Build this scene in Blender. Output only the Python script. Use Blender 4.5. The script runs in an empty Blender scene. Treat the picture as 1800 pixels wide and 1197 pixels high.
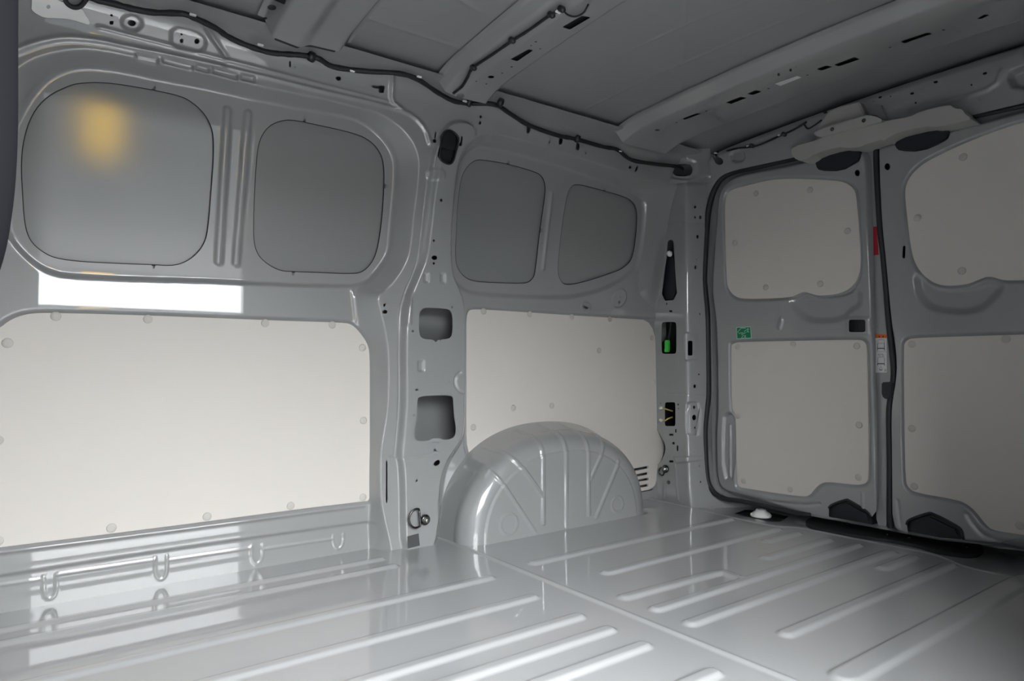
import bpy, bmesh, math, random
import numpy as np
from mathutils import Vector, Matrix
from mathutils.geometry import tessellate_polygon

# ---------------------------------------------------------------- scene, camera, light
SC = bpy.context.scene
COL = SC.collection
random.seed(4)
SC.view_settings.view_transform = 'Standard'
SC.view_settings.look = 'None'
SC.view_settings.gamma = 1.0
SC.view_settings.use_curve_mapping = False
SC.view_settings.exposure = 0.0
SC.cycles.use_denoising = True
SC.cycles.max_bounces = 10
SC.cycles.diffuse_bounces = 6
SC.cycles.glossy_bounces = 5

CAM = np.array([0.0, 0.0, 0.52])            # lens just outside the side door, 0.52 m over the load floor
FPX = 1151.37
CX, CY = 900.0, 598.5
_X = np.array([0.81152328, 0.02003448, 0.58397653])
_Y = np.array([-0.58426225, 0.04188386, 0.81048341])
_Z = np.cross(_X, _Y)
RW = np.stack([_X, _Y, _Z], 1)              # world -> camera (x right, y down, z forward)
cam_d = bpy.data.cameras.new('camera')
cam_d.sensor_width = 36.0
cam_d.lens = FPX / 1800.0 * 36.0
cam_d.clip_start = 0.01
cam = bpy.data.objects.new('camera', cam_d)
COL.objects.link(cam)
m = Matrix.Identity(4)
for i in range(3):
    m[i][0] = RW[0, i]; m[i][1] = -RW[1, i]; m[i][2] = -RW[2, i]; m[i][3] = CAM[i]
cam.matrix_world = m
SC.camera = cam

SKY = 13.2                                  # radiance at the horizon; an overcast sky is three times as bright overhead
world = bpy.data.worlds.new('overcast_sky'); SC.world = world
world.use_nodes = True
bg = world.node_tree.nodes['Background']
bg.inputs[0].default_value = (0.955, 0.98, 1.0, 1)
_nt = world.node_tree
_tc = _nt.nodes.new('ShaderNodeTexCoord'); _sx = _nt.nodes.new('ShaderNodeSeparateXYZ'); _cl = _nt.nodes.new('ShaderNodeClamp'); _ma = _nt.nodes.new('ShaderNodeMath')
_ma.operation = 'MULTIPLY_ADD'; _ma.inputs[1].default_value = 2 * SKY; _ma.inputs[2].default_value = SKY
_nt.links.new(_tc.outputs['Generated'], _sx.inputs[0]); _nt.links.new(_sx.outputs['Z'], _cl.inputs['Value'])
_nt.links.new(_cl.outputs[0], _ma.inputs[0]); _nt.links.new(_ma.outputs[0], bg.inputs[1])

# ---------------------------------------------------------------- materials
def mat(name, col, rough=0.5, metal=0.0, coat=0.0, coat_rough=0.03, bump=0.0, bscale=40.0, var=0.0, vscale=6.0, spec=0.5, bdist=0.002):
    M = bpy.data.materials.new(name); M.use_nodes = True
    nt = M.node_tree; b = nt.nodes['Principled BSDF']
    b.inputs['Base Color'].default_value = (*col, 1)
    b.inputs['Roughness'].default_value = rough
    b.inputs['Metallic'].default_value = metal
    b.inputs['Coat Weight'].default_value = coat
    b.inputs['Coat Roughness'].default_value = coat_rough
    if coat: b.inputs['Coat IOR'].default_value = 1.58
    b.inputs['Specular IOR Level'].default_value = spec
    tc = nt.nodes.new('ShaderNodeTexCoord')
    if var:
        n = nt.nodes.new('ShaderNodeTexNoise'); n.inputs['Scale'].default_value = vscale
        n.inputs['Detail'].default_value = 5
        nt.links.new(tc.outputs['Object'], n.inputs['Vector'])
        mx = nt.nodes.new('ShaderNodeMix'); mx.data_type = 'RGBA'
        mx.inputs[6].default_value = (*[c * (1 - var) for c in col], 1)
        mx.inputs[7].default_value = (*[min(1, c * (1 + var)) for c in col], 1)
        nt.links.new(n.outputs['Fac'], mx.inputs[0])
        nt.links.new(mx.outputs[2], b.inputs['Base Color'])
    if bump:
        n2 = nt.nodes.new('ShaderNodeTexNoise'); n2.inputs['Scale'].default_value = bscale
        n2.inputs['Detail'].default_value = 2
        nt.links.new(tc.outputs['Object'], n2.inputs['Vector'])
        bp = nt.nodes.new('ShaderNodeBump'); bp.inputs['Strength'].default_value = bump
        bp.inputs['Distance'].default_value = bdist
        nt.links.new(n2.outputs['Fac'], bp.inputs['Height'])
        nt.links.new(bp.outputs['Normal'], b.inputs['Normal'])
        if coat: nt.links.new(bp.outputs['Normal'], b.inputs['Coat Normal'])
    return M

GREY = (0.262, 0.265, 0.267)
PAINT = mat('grey_paint', GREY, 0.40, 0, 1.0, 0.02, var=0.02)
FLOORLIT = mat('grey_paint_lit_floor', (0.315, 0.319, 0.323), 0.38, 0, 1.0, 0.015, bump=0.05, bscale=7, var=0.02)  # same grey paint, lightened for the light falling on the floor
SKIN = mat('grey_satin_skin', (0.215, 0.219, 0.222), 0.42, 0, 1.0, 0.055, bump=0.10, bscale=420, bdist=0.0006)
ROOFP = mat('grey_roof_skin', (0.25, 0.252, 0.256), 0.5, 0, 0.25, 0.2)
BOARD = mat('beige_hardboard', (0.575, 0.545, 0.505), 0.62, bump=0.12, bscale=500, var=0.015, vscale=14, bdist=0.0005)
PIN = mat('beige_plastic', (0.46, 0.44, 0.405), 0.5)
RUBBER = mat('black_rubber', (0.016, 0.017, 0.019), 0.55)
TAPE = mat('black_tape', (0.012, 0.012, 0.013), 0.6, bump=0.5, bscale=160)
PLAST = mat('grey_plastic', (0.36, 0.355, 0.335), 0.55)
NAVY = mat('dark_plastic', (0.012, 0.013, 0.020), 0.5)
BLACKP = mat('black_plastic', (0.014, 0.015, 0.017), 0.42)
MATBLK = mat('black_mat', (0.020, 0.021, 0.023), 0.65, bump=0.3, bscale=300)
WHITE = mat('white_plastic', (0.80, 0.80, 0.77), 0.4)
PALELIT = mat('pale_lit_bracket', (0.80, 0.80, 0.77), 0.4)  # pale colour, lightened further for the light the bracket catches
FOAM = mat('dark_foam_rubber', (0.006, 0.006, 0.007), 0.95, spec=0.0)
STEEL = mat('dark_steel', (0.10, 0.10, 0.10), 0.25, 1.0)
STEELL = mat('bolt_steel', (0.28, 0.28, 0.27), 0.35, 1.0)
GREEN = mat('green_film', (0.0, 0.17, 0.075), 0.4)
PALEG = mat('pale_green_print', (0.33, 0.62, 0.47), 0.4)
GREENC = mat('green_connector', (0.05, 0.52, 0.07), 0.4)
RED = mat('red_reflector', (0.33, 0.008, 0.02), 0.3)
ORANGE = mat('orange_print', (0.80, 0.15, 0.02), 0.4)
LABELW = mat('white_label', (0.62, 0.62, 0.61), 0.45)
INK = mat('black_print', (0.015, 0.015, 0.015), 0.5)
PATCH = mat('dark_patch', (0.055, 0.057, 0.06), 0.55)
YEL = mat('yellow_brass', (0.55, 0.42, 0.10), 0.3, 0.6)
CLEAR = mat('pale_clip', (0.62, 0.60, 0.52), 0.25)
SILV = mat('silver_tape', (0.62, 0.62, 0.62), 0.35)
GROUND = mat('asphalt', (0.045, 0.045, 0.046), 0.9)
FENCE = mat('grey_render', (0.075, 0.08, 0.085), 0.8)
OUTDOORD = mat('dark_outdoor', (0.06, 0.062, 0.066), 0.8)
YELP = mat('yellow_paint', (0.85, 0.50, 0.02), 0.5)

# ---------------------------------------------------------------- geometry helpers
def project(P):
    c = (P - CAM) @ RW.T
    return np.stack([CX + FPX * c[..., 0] / c[..., 2], CY + FPX * c[..., 1] / c[..., 2]], -1)

def tag(o, label=None, cat=None, group=None, kind=None):
    if label: o['label'] = label
    if cat: o['category'] = cat
    if group: o['group'] = group
    if kind: o['kind'] = kind
    return o

def link(name, me, mt=None, parent=None, smooth=True):
    o = bpy.data.objects.new(name, me); COL.objects.link(o)
    if mt is not None and not me.materials: me.materials.append(mt)
    if parent is not None: o.parent = parent
    if smooth and len(me.polygons): me.polygons.foreach_set('use_smooth', [True] * len(me.polygons))
    return o

def mesh(name, v, f, mt=None, parent=None, smooth=False):
    me = bpy.data.meshes.new(name)
    me.from_pydata([tuple(map(float, p)) for p in v], [], [tuple(int(i) for i in q) for q in f])
    me.update()
    return link(name, me, mt, parent, smooth)

def empty(name, loc=(0, 0, 0)):
    o = bpy.data.objects.new(name, None); COL.objects.link(o); o.location = loc
    o.empty_display_size = 0.02
    return o

def keep_parent(ch, root):
    ch.parent = root; ch.matrix_parent_inverse = Matrix.Translation(-Vector(root.location))

def chaikin(p, n=2, closed=True):
    p = np.asarray(p, float)
    for _ in range(n):
        if closed:
            q = np.roll(p, -1, 0)
            r = np.empty((len(p) * 2, 2)); r[0::2] = .75 * p + .25 * q; r[1::2] = .25 * p + .75 * q
        else:
            a, b = p[:-1], p[1:]
            r = np.empty((len(a) * 2, p.shape[1])); r[0::2] = .75 * a + .25 * b; r[1::2] = .25 * a + .75 * b
            r = np.vstack([p[:1], r[1:-1], p[-1:]])
        p = r
    return p

def catmull(P, n=6):
    P = np.asarray(P, float); Q = np.vstack([2 * P[0] - P[1], P, 2 * P[-1] - P[-2]]); out = []
    for i in range(1, len(Q) - 2):
        for k in range(n):
            t = k / n
            out.append(.5 * ((2 * Q[i]) + (-Q[i - 1] + Q[i + 1]) * t + (2 * Q[i - 1] - 5 * Q[i] + 4 * Q[i + 1] - Q[i + 2]) * t * t
                             + (-Q[i - 1] + 3 * Q[i] - 3 * Q[i + 1] + Q[i + 2]) * t ** 3))
    out.append(Q[-2]); return np.array(out)

def sclamp(t, r=0.2):
    def g(x):
        return np.where(x < -r, 0, np.where(x > r, x, (x + r) ** 2 / (4 * r)))
    return np.clip(g(t) - g(t - 1), 0, 1)

def ipx(x, xp, fp):
    x = np.asarray(x, float); y = np.interp(x, xp, fp)
    y = y + np.where(x < xp[0], (x - xp[0]) * (fp[1] - fp[0]) / (xp[1] - xp[0]), 0)
    return y + np.where(x > xp[-1], (x - xp[-1]) * (fp[-1] - fp[-2]) / (xp[-1] - xp[-2]), 0)

class Surf:
    """a sheet in space: pos(u, v) and its inward normal; pixels of the photograph are traced onto it at a given proud height"""
    def __init__(s, pos, nrm, u0, v0, rng=None):
        s.pos, s.nrm, s.g, s.rng = pos, nrm, (u0, v0), rng
    def at(s, uv, h=0.0):
        uv = np.asarray(uv, float)
        return s.pos(uv[..., 0], uv[..., 1]) + s.nrm(uv[..., 0], uv[..., 1]) * np.asarray(h)[..., None]
    def uv(s, px, h=0.0):
        px = np.atleast_2d(np.asarray(px, float))
        q = np.tile(np.array(s.g, float), (len(px), 1)); e = 1e-4
        h = np.broadcast_to(np.asarray(h, float), (len(px),))
        if s.rng:
            gu, gv = np.meshgrid(np.linspace(s.rng[0], s.rng[1], 90), np.linspace(s.rng[2], s.rng[3], 60)); gq = np.stack([gu.ravel(), gv.ravel()], 1)
            g3 = s.at(gq, np.zeros(len(gq))); gp = project(g3); gd = np.linalg.norm(g3 - CAM, axis=1) * 8
            for i in range(len(px)): q[i] = gq[np.argmin(np.hypot(*(gp - px[i]).T) + gd)]
        for _ in range(30):
            p0 = project(s.at(q, h)); r = px - p0
            a = (project(s.at(q + [e, 0], h)) - p0) / e; b = (project(s.at(q + [0, e], h)) - p0) / e
            det = a[:, 0] * b[:, 1] - a[:, 1] * b[:, 0]
            du = (r[:, 0] * b[:, 1] - r[:, 1] * b[:, 0]) / det
            dv = (a[:, 0] * r[:, 1] - a[:, 1] * r[:, 0]) / det
            q = q + np.clip(np.nan_to_num(np.stack([du, dv], 1)), -(.02 if s.rng else .25), .02 if s.rng else .25)
        return q
    def p3(s, px, h=0.0):
        q = s.uv(px, h); return s.at(q, np.broadcast_to(np.asarray(h, float), (len(q),)))

class Field:
    """regular grid over a Surf with stamped relief H (inward) and a cut field F (keep where > 0)"""
    def __init__(s, surf, u0, u1, v0, v1, res):
        s.s = surf; s.res = res
        s.nu = int(round((u1 - u0) / res)) + 1; s.nv = int(round((v1 - v0) / res)) + 1
        s.u0, s.v0 = u0, v0
        s.U = u0 + np.arange(s.nu) * res; s.V = v0 + np.arange(s.nv) * res
        s.H = np.zeros((s.nv, s.nu)); s.F = np.full((s.nv, s.nu), 1.0)
    def dist(s, p, closed=True, margin=0.12):
        D = np.full((s.nv, s.nu), margin); n = len(p); r = s.res
        for i in range(n if closed else n - 1):
            a = p[i]; b = p[(i + 1) % n]
            i0 = max(0, int((min(a[0], b[0]) - margin - s.u0) / r)); i1 = min(s.nu, int((max(a[0], b[0]) + margin - s.u0) / r) + 2)
            j0 = max(0, int((min(a[1], b[1]) - margin - s.v0) / r)); j1 = min(s.nv, int((max(a[1], b[1]) + margin - s.v0) / r) + 2)
            if i0 >= i1 or j0 >= j1: continue
            U = s.U[None, i0:i1] - a[0]; V = s.V[j0:j1, None] - a[1]
            d = b - a; L = d @ d
            t = np.clip((U * d[0] + V * d[1]) / max(L, 1e-12), 0, 1)
            q = np.sqrt((U - t * d[0]) ** 2 + (V - t * d[1]) ** 2)
            np.minimum(D[j0:j1, i0:i1], q, out=D[j0:j1, i0:i1])
        return D
    def sdf(s, p, margin=0.12):
        D = s.dist(p, True, margin); C = np.zeros((s.nv, s.nu + 1), int); n = len(p)
        for i in range(n):
            a = p[i]; b = p[(i + 1) % n]
            if a[1] == b[1]: continue
            lo, hi = min(a[1], b[1]), max(a[1], b[1])
            j0 = max(0, int(math.ceil((lo - s.v0) / s.res))); j1 = min(s.nv - 1, int(math.ceil((hi - s.v0) / s.res)) - 1)
            if j1 < j0: continue
            jj = np.arange(j0, j1 + 1)
            x = a[0] + (s.V[jj] - a[1]) / (b[1] - a[1]) * (b[0] - a[0])
            k = np.clip(np.ceil((x - s.u0) / s.res).astype(int), 0, s.nu)
            C[jj, k] += 1
        ins = (np.cumsum(C, 1)[:, :s.nu] % 2) == 1
        return np.where(ins, -D, D)
    def poly(s, px, h=0.0, n=2):
        return s.s.uv(chaikin(px, n) if n else px, h)
    def loft(s, A, B, hA=0.0, hB=0.0, r=0.15, nA=2, nB=2, margin=0.2):
        a = np.maximum(s.sdf(s.poly(A, hA, nA), margin), 0); b = np.maximum(-s.sdf(s.poly(B, hB, nB), margin), 0)
        return sclamp(a / (a + b + 1e-9), r)
    def step(s, px, d, w, h=0.0, n=2, r=0.2):
        s.H += d * sclamp(-s.sdf(s.poly(px, h, n)) / w + .5, r)
    def bead(s, px, d, width, w, h=0.0, n=1, r=0.25):
        p = s.s.uv(chaikin(px, n, False) if n else px, h)
        s.H += d * sclamp((width / 2 - s.dist(p, False, width + w)) / w + .5, r)
    def hole(s, px, h=0.0, n=2):
        s.F = np.minimum(s.F, s.sdf(s.poly(px, h, n)))
    def rhole(s, cx, cy, rx, ry, h=0.0, rot=0.0, sq=False):
        s.hole(shape(cx, cy, rx, ry, rot, sq), h, 0)
    def build(s, name, mt, parent=None, F=None, extra_h=0.0):
        F = s.F if F is None else F
        UU, VV = np.meshgrid(s.U, s.V)
        P = (s.s.pos(UU, VV) + s.s.nrm(UU, VV) * (s.H + extra_h)[..., None]).reshape(-1, 3)
        Ff = F.reshape(-1)
        idx = np.arange(s.nu * s.nv).reshape(s.nv, s.nu)
        Q = np.stack([idx[:-1, :-1], idx[:-1, 1:], idx[1:, 1:], idx[1:, :-1]], -1).reshape(-1, 4)
        pos = (Ff[Q] > 0).sum(1)
        full = Q[pos == 4]; cross = Q[(pos > 0) & (pos < 4)]
        newv = []; ed = {}; faces = []
        base = len(P)
        def cut(a, b):
            k = (a, b) if a < b else (b, a)
            if k not in ed:
                t = Ff[a] / (Ff[a] - Ff[b]); ed[k] = base + len(newv); newv.append(P[a] + (P[b] - P[a]) * t)
            return ed[k]
        for q in cross.tolist():
            f = []
            for k in range(4):
                a, b = q[k], q[(k + 1) % 4]
                if Ff[a] > 0: f.append(a)
                if (Ff[a] > 0) != (Ff[b] > 0): f.append(cut(a, b))
            if len(f) > 2: faces.append(f)
        V = np.vstack([P, np.array(newv)]) if newv else P
        used = np.zeros(len(V), bool); used[full.reshape(-1)] = True
        for f in faces: used[f] = True
        remap = np.cumsum(used) - 1
        V = V[used]
        loops = np.concatenate([remap[full].reshape(-1)] + ([np.concatenate([remap[f] for f in faces])] if faces else []))
        tot = np.concatenate([np.full(len(full), 4), np.array([len(f) for f in faces], int)])
        start = np.concatenate([[0], np.cumsum(tot)[:-1]])
        me = bpy.data.meshes.new(name)
        me.vertices.add(len(V)); me.vertices.foreach_set('co', V.astype(np.float32).reshape(-1))
        me.loops.add(len(loops)); me.loops.foreach_set('vertex_index', loops.astype(np.int32))
        me.polygons.add(len(tot)); me.polygons.foreach_set('loop_start', start.astype(np.int32))
        me.polygons.foreach_set('use_smooth', np.ones(len(tot), bool))
        me.update(calc_edges=True); me.validate()
        me.materials.append(mt)
        return link(name, me, None, parent, False)

def shape(cx, cy, rx, ry, rot=0.0, sq=False, n=20):
    p = []
    for k in range(n):
        a = 2 * math.pi * (k + .5) / n; c, sn = math.cos(a), math.sin(a)
        if sq:
            e = .22; c = math.copysign(abs(c) ** e, c); sn = math.copysign(abs(sn) ** e, sn)
        x, y = rx * c, ry * sn
        p.append((cx + x * math.cos(rot) - y * math.sin(rot), cy + x * math.sin(rot) + y * math.cos(rot)))
    return p

def prism(name, surf, px, h0, h1, mt, parent=None, n=2, holes=(), bev=0.0, uvin=False, smooth=False):
    """a plate lying on a sheet: traced outline at height h1, its back at h0"""
    loops = [px if uvin else surf.uv(chaikin(px, n) if n else px, h1)]
    for hh in holes: loops.append(surf.uv(hh, h1))
    flat = np.vstack(loops)
    tris = tessellate_polygon([[Vector((q[0], q[1], 0)) for q in lp] for lp in loops])
    N = len(flat)
    top = surf.at(flat, np.full(N, h1)); bot = surf.at(flat, np.full(N, h0))
    V = [*top, *bot]; Fc = []
    for t in tris: Fc.append(t); Fc.append((t[0] + N, t[2] + N, t[1] + N))
    o = 0
    for lp in loops:
        L = len(lp)
        for i in range(L):
            a, b = o + i, o + (i + 1) % L; Fc.append((a, b, b + N, a + N))
        o += L
    ob = mesh(name, V, Fc, mt, parent, False)
    bm = bmesh.new(); bm.from_mesh(ob.data); bmesh.ops.recalc_face_normals(bm, faces=bm.faces)
    if bev:
        e = [e for e in bm.edges if len(e.link_faces) == 2 and e.calc_face_angle(0) > 0.9]
        bmesh.ops.bevel(bm, geom=e, offset=bev, segments=2, affect='EDGES', clamp_overlap=True)
    bm.to_mesh(ob.data); bm.free()
    return ob

def tube(name, P, r, mt, parent=None, n=6, seg=10, smoothn=5, flat=1.0):
    P = catmull(P, smoothn) if smoothn else np.asarray(P, float)
    R = r if np.ndim(r) else np.full(len(P), r)
    T = np.gradient(P, axis=0); T /= np.linalg.norm(T, axis=1)[:, None] + 1e-12
    up = np.array([0, 0, 1.0]); V = []; Fc = []
    a0 = np.cross(T[0], up); a0 = a0 if np.linalg.norm(a0) > .1 else np.cross(T[0], [1, 0, 0])
    for i in range(len(P)):
        a0 = a0 - T[i] * (a0 @ T[i]); a0 /= np.linalg.norm(a0); b0 = np.cross(T[i], a0)
        for k in range(seg):
            t = 2 * math.pi * k / seg
            V.append(P[i] + R[i] * (a0 * math.cos(t) + b0 * math.sin(t) * flat))
    for i in range(len(P) - 1):
        for k in range(seg):
            Fc.append((i * seg + k, i * seg + (k + 1) % seg, (i + 1) * seg + (k + 1) % seg, (i + 1) * seg + k))
    Fc.append(tuple(range(seg))[::-1]); Fc.append(tuple((len(P) - 1) * seg + k for k in range(seg)))
    return mesh(name, V, Fc, mt, parent, True)

def box(name, c, s, mt, parent=None, rot=None, bev=0.0, seg=2):
    bm = bmesh.new(); bmesh.ops.create_cube(bm, size=1.0)
    for v in bm.verts: v.co = Vector((v.co.x * s[0], v.co.y * s[1], v.co.z * s[2]))
    if bev: bmesh.ops.bevel(bm, geom=bm.edges[:], offset=bev, segments=seg, affect='EDGES')
    M = Matrix.Translation(Vector(c)) @ (rot.to_4x4() if rot else Matrix.Identity(4))
    bm.transform(M)
    me = bpy.data.meshes.new(name); bm.to_mesh(me); bm.free()
    return link(name, me, mt, parent, False)

def lathe(name, prof, mt, M, parent=None, seg=20):
    """profile (radius, height) turned around the local z axis, moved by matrix M"""
    V = []; Fc = []
    for r, z in prof:
        for k in range(seg):
            a = 2 * math.pi * k / seg; V.append(M @ Vector((r * math.cos(a), r * math.sin(a), z)))
    for i in range(len(prof) - 1):
        for k in range(seg): Fc.append((i * seg + k, i * seg + (k + 1) % seg, (i + 1) * seg + (k + 1) % seg, (i + 1) * seg + k))
    Fc.append(tuple(range(seg))[::-1]); Fc.append(tuple((len(prof) - 1) * seg + k for k in range(seg)))
    return mesh(name, V, Fc, mt, parent, True)

def frame_at(p, nrm, up=(0, 0, 1)):
    n = Vector(nrm).normalized(); x = Vector(up).cross(n)
    if x.length < .05: x = Vector((1, 0, 0))
    x.normalize(); y = n.cross(x)
    M = Matrix.Identity(4)
    for i in range(3): M[i][0], M[i][1], M[i][2], M[i][3] = x[i], y[i], n[i], p[i]
    return M

_pin = None
def pins(board, surf, pts, h):
    global _pin
    for q in pts:
        uv = surf.uv([q], h)[0]; p = surf.at(uv, h); n = surf.nrm(uv[0], uv[1])
        if _pin is None:
            V = []; Fc = []; seg = 18; prof = [(0.0108, -0.0005), (0.0108, 0.0012), (0.0098, 0.0020), (0.004, 0.0024)]
            for r, z in prof:
                for k in range(seg):
                    a = 2 * math.pi * k / seg; V.append((r * math.cos(a), r * math.sin(a), z))
            for i in range(3):
                for k in range(seg): Fc.append((i * seg + k, i * seg + (k + 1) % seg, (i + 1) * seg + (k + 1) % seg, (i + 1) * seg + k))
            Fc.append(tuple(3 * seg + k for k in range(seg)))
            _pin = bpy.data.meshes.new('push_pin'); _pin.from_pydata(V, [], Fc); _pin.update(); _pin.materials.append(PIN)
            _pin.polygons.foreach_set('use_smooth', [True] * len(_pin.polygons))
        o = bpy.data.objects.new('push_pin', _pin); COL.objects.link(o); o.parent = board
        o.matrix_world = frame_at(p, n)

# ---------------------------------------------------------------- left wall sheet
_pr = np.array([(1.828, -0.02), (1.828, 0.3), (1.829, 0.60), (1.829, 0.760), (1.827, 0.774), (1.745, 1.25), (1.735, 1.30), (1.712, 1.355), (1.665, 1.395), (1.58, 1.41)])
_d = []
for i in range(len(_pr) - 1):
    for k in range(40): _d.append(_pr[i] + (_pr[i + 1] - _pr[i]) * k / 40)
_d.append(_pr[-1]); _d = np.array(_d)
_L = np.concatenate([[0], np.cumsum(np.linalg.norm(np.diff(_d, axis=0), axis=1))]) - 0.02
_lv = np.linspace(-0.02, _L[-1], 1400)
_py = np.interp(_lv, _L, _d[:, 0]); _pz = np.interp(_lv, _L, _d[:, 1])
def _smooth(a, n):
    k = n // 2; p = np.concatenate([2 * a[0] - a[k:0:-1], a, 2 * a[-1] - a[-2:-k - 2:-1]]); return np.convolve(p, np.ones(n) / n, 'valid')
_wt = np.clip((_lv - 0.9) / 0.15, 0, 1)
_py = _smooth(_py, 17) * (1 - _wt) + _smooth(_py, 61) * _wt; _pz = _smooth(_pz, 17) * (1 - _wt) + _smooth(_pz, 61) * _wt
_ty = np.gradient(_py, _lv); _tz = np.gradient(_pz, _lv)
def wl_pos(u, v):
    return np.stack([np.asarray(u, float) + 0 * v, ipx(v, _lv, _py), ipx(v, _lv, _pz)], -1)
def wl_nrm(u, v):
    a, b = np.interp(v, _lv, _ty), np.interp(v, _lv, _tz); n = np.hypot(a, b)
    return np.stack([0 * v + 0 * np.asarray(u, float), -b / n, a / n], -1)
WL = Surf(wl_pos, wl_nrm, 0.8, 0.6)
W = Field(WL, -0.24, 2.045, -0.01, _lv[-1] - 0.01, 0.003)
HR, HP = 0.055, 0.078                       # proud height of the flange / of the pillar face

inner1 = [(8, 300), (14, 250), (25, 220), (38, 193), (58, 160), (83, 135), (113, 121), (145, 116), (180, 118), (225, 125), (276, 137), (351, 150), (449, 172),
          (525, 188), (600, 200), (638, 213), (665, 233), (686, 258), (696, 283), (697, 300), (695, 333), (691, 374), (687, 414), (685, 440), (677, 459), (655, 487),
          (640, 497), (618, 503), (550, 502), (460, 499), (380, 494), (214, 490), (115, 485), (88, 478), (61, 464), (35, 440), (19, 419), (11, 398)]
far_l, bot = -330, 1500
A1 = [(far_l, 300), (-40, 260), (25, 215), (38, 193), (58, 160), (83, 135), (113, 121), (145, 116), (180, 118), (225, 125), (276, 137), (351, 150), (449, 172),
      (525, 188), (600, 200), (638, 213), (665, 233), (686, 258), (696, 283), (697, 300), (695, 333), (691, 374), (687, 414), (685, 440), (677, 459), (655, 487),
      (635, 500), (619, 510), (622, 540), (626, 566), (638, 588), (650, 612), (651, 640), (651, 780), (650, 880), (648, 920), (650, 965), (655, 1100), (655, bot), (far_l, bot)]
B1 = [(far_l, 150), (-40, 150), (26, 125), (50, 108), (83, 95), (120, 88), (155, 86), (200, 93), (283, 110), (401, 137), (450, 150), (550, 170), (650, 193), (678, 204),
      (708, 225), (728, 250), (737, 276), (737, 300), (734, 333), (727, 387), (722, 440), (714, 464), (695, 494), (677, 512), (664, 522), (670, 545), (678, 580), (684, 620),
      (684, 700), (678, 745), (670, 785), (667, 830), (670, 880), (678, 920), (690, 965), (705, 1100), (705, bot), (far_l, bot)]
t1 = W.loft(A1, B1, 0.0, HR, 0.07)
A2 = [(806, 330), (812, 300), (822, 272), (838, 259), (852, 255), (945, 277), (1111, 332), (1130, 349), (1136, 368), (1131, 410), (1125, 459), (1120, 490), (1125, 530), (1200, 560),
      (1210, 1100), (1210, bot), (700, bot), (700, 1100), (776, 960), (778, 830), (812, 780), (818, 760), (818, 692), (817, 650), (817, 545), (812, 520), (800, 492), (796, 466), (795, 414), (800, 370)]
B2 = [(792, 330), (797, 290), (806, 265), (826, 243), (857, 233), (883, 237), (975, 263), (1076, 296), (1140, 312), (1200, 325), (1245, 362), (1245, 420), (1245, 470), (1245, 500), (1245, 525), (1260, 555),
      (1240, 1100), (1240, bot), (680, bot), (685, 1100), (764, 960), (764, 830), (800, 776), (808, 760), (810, 692), (811, 640), (811, 545), (804, 515), (792, 490), (787, 466), (786, 414), (789, 370)]
t2 = W.loft(A2, B2, 0.0, HR, 0.09)
raised = np.minimum(t1, t2)
W.H += HR * raised
W.step(inner1, -0.010, 0.010, 0.0)
rec2 = [(787, 450), (787, 395), (794, 326), (801, 291), (813, 269), (835, 258), (852, 255), (945, 277), (1111, 332), (1130, 348), (1136, 368), (1125, 459), (1111, 481), (1069, 506), (1028, 518), (987, 524), (835, 518), (808, 506), (792, 484)]
W.step(rec2, -0.010, 0.014, 0.0)
# outer swage line of the front panel, groove beside the pillar, pillar face
W.bead([(-60, 118), (26, 89), (63, 75), (100, 67), (130, 66), (175, 71), (233, 84), (283, 93), (449, 130), (563, 158), (650, 178), (700, 191), (728, 204), (748, 226), (756, 252)], 0.007, 0.010, 0.010, HR)
W.bead([(771, 262), (762, 290), (754, 345), (748, 400), (741, 452), (729, 482), (714, 515), (706, 545), (704, 620), (705, 700), (701, 760), (697, 800)], -0.012, 0.010, 0.010, HR)
face_l = [(767, 262), (765, 290), (757, 345), (751, 400), (744, 455), (733, 490), (720, 520), (713, 550), (711, 620), (712, 700), (708, 760), (703, 800)]
face = face_l + [(709, 815), (711, 862), (713, 1000), (800, 1000), (780, 900), (790, 820), (830, 790), (835, 700), (830, 560), (815, 520), (805, 490), (802, 440), (806, 370), (812, 310), (822, 275), (838, 250), (838, 215), (790, 212)]
W.H += (HP - HR) * sclamp(-W.sdf(W.poly(face, HP)) / 0.010 + .5, .2) * raised
# beads between the window panels
for a, b in [((401, 193), (385, 460)), ((437, 199), (416, 462))]:
    W.bead([a, b], 0.0065, 0.017, 0.007, 0.0, 0)
W.bead([(972, 340), (957, 472)], 0.010, 0.004, 0.018, 0.0, 0)
W.bead([(619, 512), (625, 563)], 0.005, 0.004, 0.008, 0.0, 0)
# lower frame: rolled rim, ledge below the board, drain beads
board1 = [(-90, 600), (-40, 592), (0, 577), (15, 564), (38, 554), (63, 550), (100, 550), (250, 554), (400, 560), (500, 564), (605, 567), (620, 571), (634, 586), (646, 604), (650, 622), (650, 700), (650, 850), (650, 880), (640, 881),
          (500, 898), (300, 925), (0, 962), (-90, 973)]
W.step([(x - (4 if x < 60 else 0) + (3 if x > 640 else 0), y + (-4 if y < 620 else (4 if y > 870 else 0))) for x, y in board1], -0.009, 0.008, 0.0)
W.bead([(-90, 982), (0, 969), (300, 931), (500, 905), (640, 887)], 0.006, 0.010, 0.008, 0.0, 0)
W.step([(-120, 1032), (0, 1013), (300, 966), (600, 924), (655, 916), (660, 925), (662, 940), (640, 1100), (-120, 1300)], -0.006, 0.007, 0.0, 1)
for x0, x1, y in [(-60, 72, 1019), (102, 271, 985), (297, 440, 964), (466, 584, 948)]:
    s = (1035 - 925) / -660.0
    W.bead([(x0, y + 14 - s * 0 + (x1 - x0) * .165), (x1, y + 14 - 10)] if False else [(x0, y + (x1 - x0) * .15), (x1, y)], 0.0030, 0.004, 0.004, 0.0, 0)
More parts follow.
